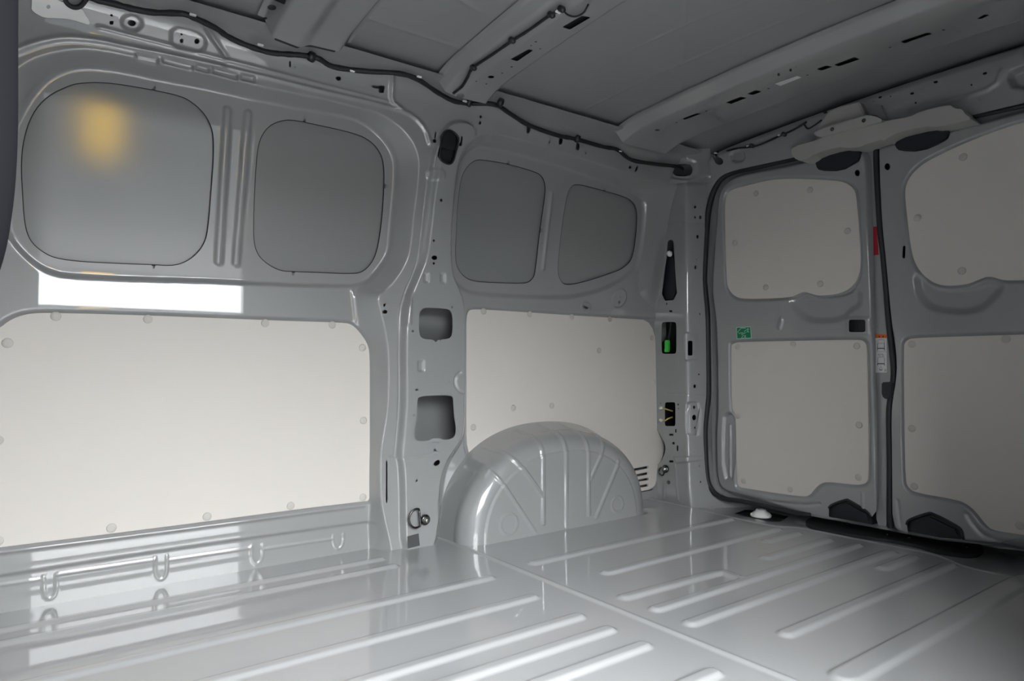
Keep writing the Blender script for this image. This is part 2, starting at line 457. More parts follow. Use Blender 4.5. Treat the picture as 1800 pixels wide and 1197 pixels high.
for x0, x1, ya, yb in [(77, 100, 1012, 1054), (273, 294, 978, 1020), (443, 463, 957, 992), (587, 605, 938, 966)]:
    W.bead([(x0, ya + 3), (x0, yb - 8), ((x0 + x1) / 2, yb + 2), (x1, yb - 10), (x1, ya)], 0.0030, 0.003, 0.004, 0.0, 1)
# rim round the rear board
board2 = [(820, 800), (820, 700), (820, 600), (820, 560), (823, 547), (832, 543), (900, 547), (1000, 554), (1100, 560), (1149, 563), (1155, 640), (1156, 755), (1165, 772), (1169, 788), (1163, 809), (1155, 820), (1153, 859), (1122, 864), (1100, 866),
          (1060, 872), (900, 880), (840, 800)]
W.step([(x, y - 3) for x, y in board2[3:10]] + [(1185, 570), (1185, 900), (1060, 900), (900, 900), (816, 860), (816, 560)], -0.008, 0.008, 0.0, 1)
# window cut-outs of the inner panel
win1 = [(38, 330), (36, 290), (40, 245), (55, 200), (82, 168), (125, 148), (145, 145), (175, 144), (208, 147), (267, 157), (318, 168), (338, 179), (356, 195), (368, 213), (376, 236), (376, 280), (372, 333), (366, 408), (358, 432), (342, 451), (321, 464), (299, 468), (270, 466),
        (187, 463), (134, 460), (94, 454), (72, 442), (52, 424), (42, 395)]
win2 = [(447, 330), (450, 280), (454, 251), (463, 231), (478, 217), (500, 210), (518, 211), (535, 214), (626, 234), (651, 247), (666, 263), (675, 285), (676, 325), (671, 395), (663, 443), (653, 464), (637, 479), (621, 482), (567, 480), (516, 478), (492, 477), (468, 464), (452, 448), (445, 425), (445, 380)]
win3 = [(799, 450), (802, 400), (803, 368), (809, 313), (821, 291), (835, 281), (846, 280), (890, 287), (943, 302), (954, 311), (959, 326), (958, 345), (949, 405), (941, 478), (938, 488), (929, 497), (916, 499), (857, 497), (832, 495), (816, 488), (803, 472)]
win4 = [(992, 362), (1000, 329), (1014, 322), (1061, 335), (1097, 345), (1111, 353), (1119, 366), (1120, 393), (1115, 439), (1109, 459), (1097, 470), (1085, 477), (1028, 496), (995, 502), (985, 495), (979, 478), (984, 423)]
for w_ in (win1, win2, win3, win4): W.hole(w_, -0.010)
for q in [(271, 155, .5), (270, 469, .2), (535, 212, .3), (515, 481, .2), (677, 327, 0), (893, 286, .4), (951, 405, 0), (1062, 334, .4)]:
    W.rhole(q[0], q[1], 2.2, 3.4, -0.010, q[2], True)
W.hole([(1104, 816), (1146, 808), (1146, 862), (1104, 868)], -0.008, 0)
# pillar openings and fixings
h_ = HP
W.hole([(737, 556), (738, 548), (745, 541), (760, 541), (785, 543), (792, 546), (796, 556), (796, 580), (794, 592), (787, 596), (770, 597), (768, 601), (765, 601), (763, 597), (744, 596), (737, 588)], h_, 1)
W.hole([(734, 702), (738, 697), (760, 695), (793, 695), (797, 700), (798, 728), (802, 750), (801, 764), (795, 771), (780, 774), (775, 770), (760, 770), (755, 775), (735, 776), (729, 770), (729, 756), (733, 735)], h_, 1)
W.hole([(776, 242), (781, 232), (790, 229), (801, 235), (806, 246), (801, 268), (797, 282), (791, 288), (782, 286), (773, 278), (774, 265)], h_, 1)
for q in [(763, 423, 2.2, 2.5), (764, 453, 5, 4), (763, 463, 2, 2, 0, True), (776, 352, 2.4, 3), (676, 536, 2.4, 2.6), (677, 548, 4.6, 3.4), (795, 540, 1.6, 3), (726, 582, 2.3, 2.3), (733, 685, 2.3, 2.6), (790, 671, 1.5, 1.7), (728, 730, 2.4, 2.6),
          (765, 791, 2.4, 2.6), (733, 845, 2, 2), (760, 599, 1, 1), (775, 599, 1, 1), (772, 236, 1.3, 6, .1, True), (770, 246, 2.6, 3, .1, True), (812, 246, 1.3, 7, .1, True), (810, 254, 2.6, 3, .1, True), (852, 207, 1.8, 2), (851, 216, 1.8, 2.6, 0, True),
          (766, 778, 7, 1, 0, True), (680, 847, 1.4, 37, .0, True)]:
    W.rhole(q[0], q[1], q[2], q[3], h_ if q[0] > 700 else HR, *(q[4:]))
for q in [(750, 488, 4, 8), (779, 489, 4, 8), (741, 643, 5, 9)]:
    W.step(shape(q[0], q[1], q[2], q[3], 0, True), -0.006, 0.006, h_, 0)
W.step(shape(719, 547, 5, 24, 0.03, True), 0.006, 0.006, h_, 0)
W.step([(757, 295), (783, 297), (782, 318), (756, 316)], 0.004, 0.005, h_, 1)
W.bead([(810, 655), (801, 662), (800, 676), (808, 688), (815, 690)], -0.006, 0.006, 0.006, h_)
# cant rail: fixings and stampings
for q in [(196, 27, 2.6, 2.4), (196, 40, 3.6, 3.4, 0, True), (232, 41, 7.5, 5, .2), (320, 61, 2.2, 2), (320, 72, 3, 3.6, 0, True), (347, 73, 4.6, 4.4), (510, 113, 1.6, 5.5, 0, True), (519, 118, 1.7, 1.7), (595, 138, 4.8, 3.8, .2),
          (660, 153, 6, 2.2, .25, True), (671, 157, 4.8, 6.5, .1, True), (966, 250, 1.4, 2.4, 0, True), (966, 241, 1, 1), (1030, 269, 1.4, 2.4, 0, True), (1029, 261, 1, 1), (1108, 294, 2, 2.6), (1119, 297, 1.5, 5, .4, True), (1141, 299, 1, 2)]:
    W.rhole(q[0], q[1], q[2], q[3], HR, *(q[4:]))
for q in [(929, 228, 3, 6), (986, 248, 3, 6), (1016, 258, 3, 6)]:
    W.rhole(q[0], q[1], q[2], q[3], HR, .1, True)
W.step([(302, 46), (345, 55), (362, 68), (362, 84), (350, 92), (335, 90), (300, 82)], -0.006, 0.006, HR, 1)
W.step(shape(232, 40, 18, 13, .2), -0.005, 0.007, HR, 0)
W.bead([(359, 40), (370, 60), (398, 100)], -0.008, 0.008, 0.010, HR, 1)
W.bead([(692, 125), (690, 150), (688, 178), (705, 190)], 0.010, 0.008, 0.012, HR, 1)
W.bead([(175, 48), (449, 118), (680, 178)], 0.006, 0.004, 0.010, HR, 0)
W.bead([(400, 118), (449, 129), (690, 186)], -0.003, 0.016, 0.008, HR, 0)
W.bead([(850, 262), (848, 300)], 0.001, 0.002, 0.004, 0.0, 0)
for q in [(239, 94, 278, 104), (286, 100, 340, 116), (346, 112, 368, 120), (374, 118, 418, 132), (425, 130, 448, 136)]:
    W.step([(q[0], q[1]), (q[2], q[3] - 2), (q[2], q[3] + 9), (q[0], q[1] + 10)], -0.008, 0.004, HR, 0)
for q in [(1088, 524, 12, 17, .4), (1029, 540, 9, 9, 0)]:
    W.step(shape(q[0], q[1], q[2], q[3], q[4]), 0.003, 0.004, 0.0, 0)
W.rhole(1087, 531, 2.2, 2.8); W.rhole(1089, 522, 1.3, 1.5); W.rhole(1028, 541, 4, 2.6, 0, .5, True); W.rhole(1029, 534, 1, 1)
W.bead([(692, 803), (715, 806), (740, 803), (768, 797)], -0.004, 0.003, 0.004, HP, 1)
W.rhole(764, 813, 6.5, 4.0, HP * .8, -.7)

pill_reg = face_l[:1] + [(760, 290), (752, 345), (746, 400), (739, 452), (727, 484), (711, 516), (702, 546), (699, 620), (699, 700), (696, 760), (692, 800), (692, 870), (694, 975), (696, 1090), (764, 1090), (764, 960), (764, 830), (775, 814), (808, 778), (816, 760),
            (817, 692), (817, 640), (817, 545), (810, 517), (796, 490), (791, 466), (790, 414), (794, 370), (797, 330), (803, 290), (812, 268), (830, 247), (838, 232), (800, 226), (772, 226)]
reg = W.sdf(WL.uv(chaikin(pill_reg, 1), HP * .9))
wall = W.build('wall_left', PAINT, None, np.minimum(W.F, reg))
tag(wall, 'grey painted inner side panel with stamped window recesses', kind='structure')
pil = W.build('body_pillar', PAINT, None, np.minimum(W.F, -reg))
tag(pil, 'grey stamped pillar between the two side panels with two square openings', 'pillar')
# outer skin seen through the cut-outs
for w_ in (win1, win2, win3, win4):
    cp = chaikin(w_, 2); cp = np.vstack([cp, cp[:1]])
    tube('gap_shade_line', WL.p3(cp, -0.0140), 0.0021, RUBBER, wall, smoothn=0, seg=6)  # dark line painting the shaded gap along the cut-out edge
S2 = Field(WL, -0.3, 2.12, -0.04, _lv[-1] - 0.005, 0.03)
S2.H -= 0.019 + 0.05 * (S2.V[:, None] < 0.62) + 0 * S2.U[None, :]
skin = S2.build('skin_panel', SKIN, wall)
tag(skin, 'satin grey outer skin behind the window cut-outs')

# boards on the side wall
b1 = prism('lining_board', WL, board1, -0.012, -0.004, BOARD, None, 2)
tag(b1, 'large cream hardboard panel on side wall, left of the square-holed pillar', 'panel')
pins(b1, WL, [(98, 556), (260, 561), (466, 568), (584, 571), (637, 611), (639, 739), (638, 874), (511, 889), (364, 908), (196, 928), (13, 603), (-4, 774), (-4, 951)], -0.004)
slots = []
for x0, y0, x1, y1 in [(1109, 827, 1140, 821), (1109, 837.5, 1140, 832), (1110, 847, 1140, 842), (1112, 858, 1140, 852.5)]:
    slots.append([(x0, y0 - 2.4), (x0, y0 + 2.2), (x1, y1 + 2.2), (x1, y1 - 2.4)])
b2 = prism('lining_board', WL, board2, -0.011, -0.003, BOARD, None, 2, slots)
tag(b2, 'cream hardboard panel with slotted vent above the wheel arch', 'panel')
pins(b2, WL, [(850, 547), (931, 552), (1005, 557), (1072, 561), (1146, 594), (1150, 672), (832, 751), (902, 717), (970, 713), (1053, 616)], -0.003)

# plates on the pillar foot
tag(prism('square_patch', WL, [(716.5, 943), (736, 938), (738, 959), (718, 964)], HP + .001, HP + .003, PATCH, None, 0), 'small dark square patch at the foot of the pillar', 'sticker')
wp = prism('pale_bracket', WL, [(56, -6), (56, 8), (55, 17), (65, 25), (78, 31), (105, 32), (125, 34), (150, 42), (158, 44), (157, 36), (150, 27), (145, 16), (125, 8), (105, 2), (90, -6)], HR + .001, HR + .005, PALELIT, None, 1, [shape(85, 12, 3.5, 3.5)])
tag(wp, 'pale bracket, lightened by painted-in light, under the roof at top left', 'bracket')

# tie-down rings
def tie_ring(px_ring, px_bolt, surf, h, rr, label, half=True, tilt=0.0):
    p = Vector(surf.p3([px_bolt], h)[0]); uv = surf.uv([px_bolt], h)[0]; n = Vector(surf.nrm(uv[0], uv[1]))
    root = empty('tie_down_ring', p); tag(root, label, 'ring')
    M = frame_at(p, n)
    o = []
    o.append(lathe('bolt_base', [(0.015, -0.002), (0.016, 0.006), (0.013, 0.012)], STEEL, M))
    o.append(lathe('bolt_head', [(0.011, 0.012), (0.011, 0.016), (0.0075, 0.016), (0.0075, 0.022), (0.006, 0.023)], STEELL, M, seg=12))
    c = Vector(surf.p3([px_ring], h + .014)[0])
    x, y = M.col[0].to_3d(), M.col[1].to_3d(); pts = []
    for k in range(25):
        a = math.radians(28 + tilt) + (2 * math.pi if not half else math.radians(235)) * k / 24 + math.radians(40)
        pts.append(c + x * (math.cos(a) * rr) + y * (math.sin(a) * rr * 1.15))
    if half:
        o.append(tube('ring', [*pts, pts[-1] * .5 + pts[0] * .5, pts[0]], 0.0031, STEEL, smoothn=2))
    else:
        o.append(tube('ring', pts, 0.0031, STEEL, smoothn=2))
    for q in o: keep_parent(q, root)
    return root
tie_ring((732, 911), (746, 913), WL, HP, 0.0235, 'black D-shaped lashing ring bolted to the pillar foot beside the wheel arch')

# ---------------------------------------------------------------- floor
FL = Surf(lambda u, v: np.stack([u + 0 * v, v + 0 * u, 0 * u + 0 * v], -1), lambda u, v: np.stack([0 * u + 0 * v, 0 * u + 0 * v, 0 * u + 0 * v + 1], -1), 1.0, 1.3)
G = Field(FL, -0.26, 2.24, 0.02, 1.86, 0.004)
def rib(pts, wd=0.030, d=0.0065, taper=0.012):
    G.bead(pts, d, wd, taper, 0.0, 0)
def ribx(px, xe=None, x0=None, wd=0.030, d=0.0065):
    """straight rib along the van: traced end point, other end at a known x"""
    q = FL.uv([px])[0]; p = np.array([[q[0], q[1]], [x0 if x0 is not None else xe, q[1]]])
    G.H += d * sclamp((wd / 2 - G.dist(p, False, wd + .02)) / 0.009 + .5, .25)
for px in [(668, 984), (692, 996), (858, 1017), (934, 1051), (1015, 1085), (1068, 1108), (1130, 1136), (1252, 1184)]:
    ribx(px, x0=-0.26, wd=0.030 if px[0] > 700 else 0.022)
ribx((940, 992), 1.93); ribx((1068, 1009), 1.93)
ribx((1350, 953), 1.93); ribx((1347, 983), 1.93)
rib([(1100, 1052), (1250, 1011), (1272, 1008), (1296, 1017)])
ribx((1155, 1073), 1.94); ribx((1215, 1098), 1.94); ribx((1553, 1001), 1.94); ribx((1383, 1117), 1.94)
ribx((1488, 1192), 1.94, wd=0.05)
G.H += 0.0022 * sclamp((G.U[None, :] - 1.02) / 0.004 + .5, .3) + 0 * G.V[:, None]
G.H += 0.0018 * sclamp((0.004 - np.abs(G.U[None, :] - 1.026)) / 0.006 + .5, .3) + 0 * G.V[:, None]
sill = [(1100, 868), (1155, 880), (1215, 893), (1280, 909), (1345, 923), (1370, 927), (1405, 928), (1470, 942), (1560, 959), (1640, 975), (1665, 983), (1690, 995), (1730, 1006), (1800, 1018), (1900, 1034)]
G.bead(sill, 0.007, 0.006, 0.008, 0.0, 1)
sp = FL.uv(chaikin(sill, 1, False)); sp = np.vstack([[2.3, 1.9], sp, [2.3, 0.0]])
G.H += -0.014 * sclamp(-G.sdf(sp) / 0.018 + .2, .2)
G.step([(1400, 908), (1430, 905), (1440, 920), (1405, 922)], 0.006, 0.02, -0.01)
hs = -0.012
G.hole([(1290, 903), (1310, 896), (1350, 900), (1386, 908), (1372, 917), (1350, 917)], hs, 0)
G.rhole(1251, 894, 6, 2.6, hs)
floor = G.build('floor', FLOORLIT); tag(floor, 'glossy grey ribbed steel load floor', kind='structure')
box('floor_pan', (1.02, 0.95, -0.075), (2.7, 1.95, 0.02), BLACKP, floor)
# floor plug in its recess
wv = FL.p3([(1338, 908)], -0.016)[0]
root = empty('floor_plug', wv); tag(root, 'white round plastic plug in black rectangular recess of the rear sill', 'plug')
M = Matrix.Translation(Vector(wv))
for q in [lathe('plug_base', [(0.034, 0.0), (0.036, 0.006), (0.030, 0.014), (0.019, 0.020), (0.017, 0.026), (0.010, 0.026), (0.009, 0.021)], WHITE, M, seg=24),
          box('recess_tray', (wv[0], wv[1], wv[2] - 0.006), (0.085, 0.165, 0.006), BLACKP)]: keep_parent(q, root)
for k in range(3):
    a = k * 2.1 + .4; q = box('plug_lug', (wv[0] + .033 * math.cos(a), wv[1] + .033 * math.sin(a), wv[2] + .008), (0.012, 0.008, 0.012), WHITE, bev=.002); keep_parent(q, root)

# ---------------------------------------------------------------- wheel arch
ax, aw = 1.452, 0.432
prof = []
for t in np.linspace(0, 1, 26): prof.append((1.85 - 0.115 * t, 1.0 - 0.075 * t))
for t in np.linspace(0, 1, 28)[1:]:
    a = t * math.pi / 2; prof.append((1.735 - 0.082 * math.sin(a), 0.925 - 0.175 * (1 - math.cos(a))))
for t in np.linspace(0, 1, 70)[1:]: prof.append((1.653 - 0.004 * (t > 0), 0.75 * (1 - t)))
prof = np.array(prof)
NT = 320
th = np.linspace(0, math.pi, NT)
cs, sn = np.cos(th), np.sin(th)
ex = 2 / 2.25
ox = np.sign(cs) * np.abs(cs) ** ex; oz = np.abs(sn) ** ex
Y_ = prof[:, 0][:, None] + 0 * ox[None]; K = prof[:, 1][:, None]
xc = ax - 0.045 * np.clip((1.85 - prof[:, 0]) / .197, 0, 1)[:, None]
X_ = xc + aw * K * ox[None]; Z_ = 0.345 * K * oz[None] * (1.0 + .0 * K) - 0.003
Pw = np.stack([X_, Y_, Z_], -1)
du = np.gradient(Pw, axis=0); dv = np.gradient(Pw, axis=1); nn = np.cross(du, dv); nn /= np.linalg.norm(nn, axis=-1)[..., None] + 1e-9
if nn[60, 160, 1] > 0: nn = -nn
AF = Surf(lambda u, v: np.stack([u, 0 * u + 1.652, v], -1), lambda u, v: np.stack([0 * u, 0 * u - 1, 0 * u], -1), 1.4, 0.15)
def c5(x, y): return (740 + x / 3.6, 700 + y / 3.6)
def arch_d(pts):
    p = AF.uv([c5(*q) for q in pts]); D = np.full(X_.shape, 1.0)
    for i in range(len(p) - 1):
        a, b = p[i], p[i + 1]; d = b - a; t = np.clip(((X_ - a[0]) * d[0] + (Z_ - a[1]) * d[1]) / (d @ d), 0, 1)
        D = np.minimum(D, np.hypot(X_ - a[0] - t * d[0], Z_ - a[1] - t * d[1]))
    return D
Hh = np.zeros(X_.shape)
def arch_bead(pts, wd=0.013, d=0.004):
    global Hh
    Hh = np.maximum(Hh, d * sclamp((wd / 2 - arch_d(pts)) / 0.003 + .5, .25))
arch_bead([(770, -60), (770, 790)]); arch_bead([(916, -60), (916, 815)]); arch_bead([(1054, -60), (1058, 735)])
arch_bead([(560, 340), (690, 510), (768, 620)]); arch_bead([(470, 470), (720, 850)], .010)
arch_bead([(1190, 240), (1070, 510)]); arch_bead([(1250, 400), (1105, 750)])
for c, r in [((553, 795), .031), ((1238, 670), .026)]:
    q = AF.uv([c5(*c)])[0]; d = np.hypot(X_ - q[0], Z_ - q[1]); Hh += .003 * sclamp((.0025 - np.abs(d - r)) / .004 + .5, .25) * (K < .76)
q = AF.uv([c5(410, 690)])[0]
Hh += .004 * sclamp((0.016 - np.abs(np.arctan2(Z_ - 0, -(X_ - xc)) - .62) * .30) / .008 + .5, .3) * ((prof[:, 0] > 1.68) & (prof[:, 0] < 1.80))[:, None] * (X_ < 1.3)
Hh *= np.clip((1.815 - prof[:, 0]) / .03, 0, 1)[:, None]
Pw = Pw + nn * Hh[..., None]
n0 = len(prof); idx = np.arange(n0 * NT).reshape(n0, NT)
Q = np.stack([idx[:-1, :-1], idx[1:, :-1], idx[1:, 1:], idx[:-1, 1:]], -1).reshape(-1, 4)
arch = mesh('wheel_arch', Pw.reshape(-1, 3), Q, PAINT, None, True)
bm = bmesh.new(); bm.from_mesh(arch.data); bmesh.ops.remove_doubles(bm, verts=bm.verts, dist=1e-5); bmesh.ops.recalc_face_normals(bm, faces=bm.faces); bm.to_mesh(arch.data); bm.free()
arch.data.polygons.foreach_set('use_smooth', [True] * len(arch.data.polygons))
tag(arch, 'rounded grey steel wheel arch with vertical ribs on the floor', 'wheel arch')

# ---------------------------------------------------------------- rear corner pillar
e_px = [(1204, 300), (1205, 430), (1206, 560), (1207, 640), (1207, 720), (1208, 800), (1210, 860), (1214, 890)]
_e = []
for q in e_px:
    r0 = RW.T @ np.array([q[0] - CX, q[1] - CY, FPX]); _e.append(CAM + r0 * 2.028 / r0[0])
_e = np.array(_e)[::-1]
def dp_x(y, z):
    yc = np.interp(z, _e[:, 2], _e[:, 1]); q = np.asarray(y, float) - yc
    sm = 0.5 * (np.sqrt(q * q + 0.007 ** 2) - q)
    return 2.027 + q * .10 + sm * 1.7
def _dn(u, v):
    g = np.where(np.asarray(u, float) > 1.655, .10, -.34); n = np.sqrt(1 + g * g)
    return np.stack([-1 / n + 0 * v, g / n + 0 * v, 0 * u + 0 * v], -1)
DP = Surf(lambda u, v: np.stack([dp_x(u, v), u + 0 * v, v + 0 * u], -1), lambda u, v: np.stack([0 * u - 1 + 0 * v, 0 * u + 0 * v, 0 * u + 0 * v], -1), 1.65, 0.6)
D = Field(DP, 1.50, 1.86, -0.02, 1.36, 0.0025)
D.step([(1201, 590), (1207, 583), (1228, 590), (1228, 630), (1210, 634), (1203, 632)], 0.008, 0.006, 0.0, 1)
D.step([(1205, 712), (1212, 706), (1230, 708), (1230, 764), (1213, 766), (1205, 760)], -0.007, 0.006, 0.0, 1)
D.step([(1184, 803), (1236, 801), (1237, 808), (1210, 812), (1190, 814)], 0.006, 0.004, 0.0, 0)
D.bead([(1166, 690), (1240, 694)], -0.0025, 0.003, 0.004, 0.0, 0)
D.bead([(1168, 388), (1206, 390), (1238, 394)], -0.002, 0.002, 0.003, 0.0, 0)
D.bead([(1188, 818), (1189, 850), (1192, 878)], 0.004, 0.006, 0.006, 0.0, 0)
D.bead([(1167, 845), (1167, 876)], 0.003, 0.006, 0.006, 0.0, 0)
D.hole([(1173, 432), (1174, 424), (1179, 421), (1184, 424), (1185, 440), (1187, 480), (1191, 527), (1162, 529), (1168, 480), (1172, 450)], 0.0, 1)
for q in [(1176, 594, 13, 28, 0, True), (1178, 728, 9.2, 21, 0, True), (1215.5, 612, 4, 13, 0, True), (1228.5, 658, 1.4, 1.8), (1221, 679, 2, 3.4), (1218, 716, 2, 3), (1218, 734, 3.4, 5), (1219, 752, 1.3, 2.2), (1192, 711, 1.6, 1.6), (1193, 718, 1, 1), (1188, 757, 1, 3, 0, True),
          (1180, 764, 3.6, 1.7, 0, True), (1184, 779, 2, 2.4), (1191, 788, 1.3, 4.8, 0, True), (1180, 811, 3.6, 1.8, 0, True), (1229.5, 819, 1.4, 2.6), (1231.5, 847, 1, 2), (1222, 364, 1.8, 3), (1231, 365, 1, 1.6), (1221.5, 382, 1.6, 2.6), (1231, 382, 2.2, 3.6),
          (1226, 416, 2, 3.4), (1225, 456, 1, 1.6), (1223, 470, 2.2, 3.4), (1230, 552, 1, 2, 0, True), (1179, 547, 2.6, 1.6, 0, True), (1172, 534, 1, 2, 0, True), (1161, 709, 1, 1), (1158, 746, 1, 1)]:
    D.rhole(q[0], q[1], q[2], q[3], 0.0, *(q[4:]))
cr = [(1160, 760), (1170, 775), (1172, 790), (1166, 806), (1160, 818)]
D.hole([(1150, 752), (1157, 757), (1163, 770), (1169, 780), (1170, 792), (1165, 805), (1158, 817), (1150, 818)], 0.0, 1)
# door aperture: the pillar stops at the seal line
ap = [(1800, 945), (1720, 962), (1440, 908), (1390, 902), (1360, 897), (1306, 885), (1277, 881), (1256, 871), (1246, 857), (1241, 840), (1238, 803), (1236, 755), (1239, 722), (1242, 690), (1241, 600), (1240, 550), (1236, 508), (1235, 483), (1238, 420), (1241, 380), (1245, 353), (1253, 330), (1265, 312), (1288, 300), (1330, 291), (1400, 276), (1540, 243), (1700, 205), (1810, 178)]
D.F = np.minimum(D.F, D.sdf(DP.uv(chaikin(ap + [(2000, 300), (2000, 945)], 1))))
dp = D.build('body_pillar', PAINT); tag(dp, 'grey rear corner pillar with tapered slot, between side wall and rear door', 'pillar')
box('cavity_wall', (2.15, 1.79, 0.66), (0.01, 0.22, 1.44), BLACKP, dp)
tie_ring((1163, 829), (1171, 824), DP, 0.0, 0.013, 'round black lashing ring on the rear corner pillar beside the vent slots', False)
lb = DP.p3([(1175, 848)], 0.002)[0]
tag(lathe('blanking_plug', [(0.0075, -.002), (0.0075, 0.001), (0.005, 0.002)], PATCH, frame_at(lb, (-1, 0, 0))), 'dark oval blanking plug low on the rear corner pillar', 'plug')
# things inside the pillar openings
gp = DP.p3([(1173, 607)], -0.012)[0]
root = empty('wire_connector', gp); tag(root, 'bright green wire connector hanging in the corner pillar opening', 'connector')
for q in [box('connector_body', gp, (0.014, 0.021, 0.042), GREENC, bev=.003), box('connector_cap', gp + np.array([0, .002, -.02]), (0.016, 0.018, 0.014), GREENC, bev=.002),
          tube('wire', [gp + np.array([.005, 0, .02]), gp + np.array([.02, .004, .05]), gp + np.array([.03, .0, .11])], .005, TAPE)]: keep_parent(q, root)
gp = DP.p3([(1170, 727)], 0.006)[0]
for dz, lab in [(0.022, 'upper pale clear bulb clip with brass wire at the lower pillar opening'), (-0.026, 'lower pale clear bulb clip with brass wire at the lower pillar opening')]:
    c = DP.p3([(1163, 727)], 0.006)[0] + np.array([0, 0, dz]); root = empty('cable_clip', c); tag(root, lab, 'clip', 'clips at the lower pillar opening')
    for q in [lathe('clip_head', [(0.003, -.006), (0.008, 0.0), (0.008, .006), (0.004, .011)], CLEAR, frame_at(c, (-1, 0.3, 0)), seg=12),
              tube('brass_wire', [c, c + np.array([.006, -.012, -.002]), c + np.array([.012, -.022, -.006 * np.sign(dz)]), c + np.array([.03, -.03, -.012 * np.sign(dz)])], .0032, YEL, seg=8)]: keep_parent(q, root)
wc = DP.p3([(1177, 446)], -0.006)[0]
tag(lathe('foam_plug', [(0.004, -.012), (0.010, -.006), (0.012, .004), (0.006, .012)], WHITE, frame_at(wc, (-.3, .2, 1)), seg=12), 'small white foam plug in the tapered pillar slot', 'plug')
pp = DP.p3([(1176, 490)], -0.02)[0]
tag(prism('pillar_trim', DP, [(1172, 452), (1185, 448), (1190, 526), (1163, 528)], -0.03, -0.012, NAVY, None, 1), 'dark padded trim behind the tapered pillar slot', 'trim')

# ---------------------------------------------------------------- rear doors
DX = lambda z: 2.150 - 0.022 * np.asarray(z, float) / 1.2
DR = Surf(lambda u, v: np.stack([DX(v) + 0 * u, u + 0 * v, v + 0 * u], -1), lambda u, v: np.stack([-1 + 0 * u + 0 * v, 0 * u + 0 * v, 0 * u + 0 * v], -1), 1.0, 0.6)
BD = 0.028                                   # proud height of the stamped door body
up1 = [(1274, 397), (1274, 357), (1278, 340), (1290, 332), (1310, 327), (1350, 317), (1380, 314), (1430, 315), (1477, 318), (1490, 323), (1502, 333), (1506, 350), (1512, 430), (1513, 470), (1507, 493), (1493, 508), (1473, 517), (1440, 520), (1428, 517), (1413, 512), (1401, 518), (1388, 523), (1307, 526), (1290, 520), (1280, 507), (1277, 490)]
lo1 = [(1285, 612), (1286, 606), (1292, 603), (1301, 601), (1400, 599), (1504, 597), (1516, 598), (1522, 604), (1524, 612), (1526, 730), (1527, 838), (1524, 848), (1514, 852), (1500, 852), (1458, 847), (1443, 849), (1431, 861), (1424, 870), (1412, 874), (1308, 858), (1299, 856), (1295, 846), (1294, 740), (1291, 728), (1286, 723)]
lo2 = [(1588, 612), (1590, 603), (1596, 597), (1606, 594), (1700, 591), (1800, 588), (1940, 584), (1962, 592), (1966, 610), (1966, 940), (1958, 962), (1935, 965), (1800, 940), (1748, 933), (1735, 925), (1716, 900), (1700, 886), (1684, 879), (1610, 866), (1597, 858), (1591, 844), (1589, 740)]
up2 = [(1590, 345), (1592, 327), (1600, 310), (1613, 296), (1632, 282), (1683, 257), (1750, 230), (1800, 214), (1880, 200), (1935, 208), (1958, 235), (1962, 300), (1962, 450), (1950, 485), (1920, 495), (1800, 492), (1763, 493), (1747, 487), (1733, 486), (1720, 492), (1700, 500), (1663, 503), (1640, 497), (1620, 481), (1607, 460), (1600, 430), (1595, 385)]
def door_field(u0, u1):
    f = Field(DR, u0, u1, 0.0, 1.30, 0.003); return f
def board_recess(f, px):
    c = np.mean(px, 0)
    f.step([(x + np.sign(x - c[0]) * 2.5, y + np.sign(y - c[1]) * 3) for x, y in px], -0.012, 0.009, BD)
E1 = door_field(0.90, 1.64)
body1 = [(1262, 352), (1268, 330), (1284, 314), (1310, 306), (1400, 290), (1470, 270), (1516, 262), (1522, 300), (1525, 413), (1530, 513), (1533, 600), (1538, 760), (1540, 900), (1540, 930), (1420, 905), (1350, 882), (1290, 868), (1268, 858), (1260, 840), (1259, 760), (1262, 720), (1260, 600), (1258, 560), (1252, 520), (1252, 490), (1256, 430), (1260, 390)]
E1.H += BD * sclamp(-E1.sdf(E1.poly(body1, BD)) / 0.016 + .9, .2)
board_recess(E1, up1); board_recess(E1, lo1)
E1.step([(1385, 528), (1400, 519), (1470, 519), (1508, 500), (1512, 535), (1493, 545), (1478, 562), (1425, 565), (1405, 553)], -0.016, 0.020, BD)
E1.step([(1370, 556), (1378, 560), (1373, 580), (1366, 578)], 0.006, 0.006, BD)
E1.step(shape(1508, 573, 20, 15, 0, True), 0.005, 0.008, BD, 0)
E1.step([(1270, 735), (1278, 726), (1287, 728), (1291, 742), (1291, 842), (1270, 842)], -0.010, 0.008, BD, 1)
E1.bead([(1281, 748), (1281, 838)], 0.008, 0.004, 0.008, BD, 0)
E1.bead([(1290, 868), (1340, 880), (1410, 888), (1440, 885)], -0.006, 0.004, 0.010, BD)
E1.bead([(1516, 868), (1517, 893)], 0.006, 0.004, 0.008, BD, 0)
E1.hole(shape(1508, 573, 14.5, 11, 0, True), BD, 0)
E1.rhole(1507, 304, 4.4, 5.6, BD)
cov1 = [(1457, 893), (1462, 887), (1487, 878), (1493, 879), (1526, 899), (1532, 910), (1534, 924), (1500, 918), (1457, 908)]
E1.hole(cov1, BD, 0)
E2 = door_field(0.10, 1.04)
body2 = [(1528, 300), (1528, 262), (1640, 240), (1900, 170), (1990, 190), (2004, 300), (2004, 900), (1990, 1000), (1800, 960), (1740, 952), (1600, 945), (1555, 915), (1550, 840), (1550, 740), (1552, 700), (1558, 650), (1555, 620), (1548, 575), (1542, 520), (1538, 470), (1532, 380)]
E2.H += BD * sclamp(-E2.sdf(E2.poly(body2, BD)) / 0.016 + .9, .2)
board_recess(E2, up2); board_recess(E2, lo2)
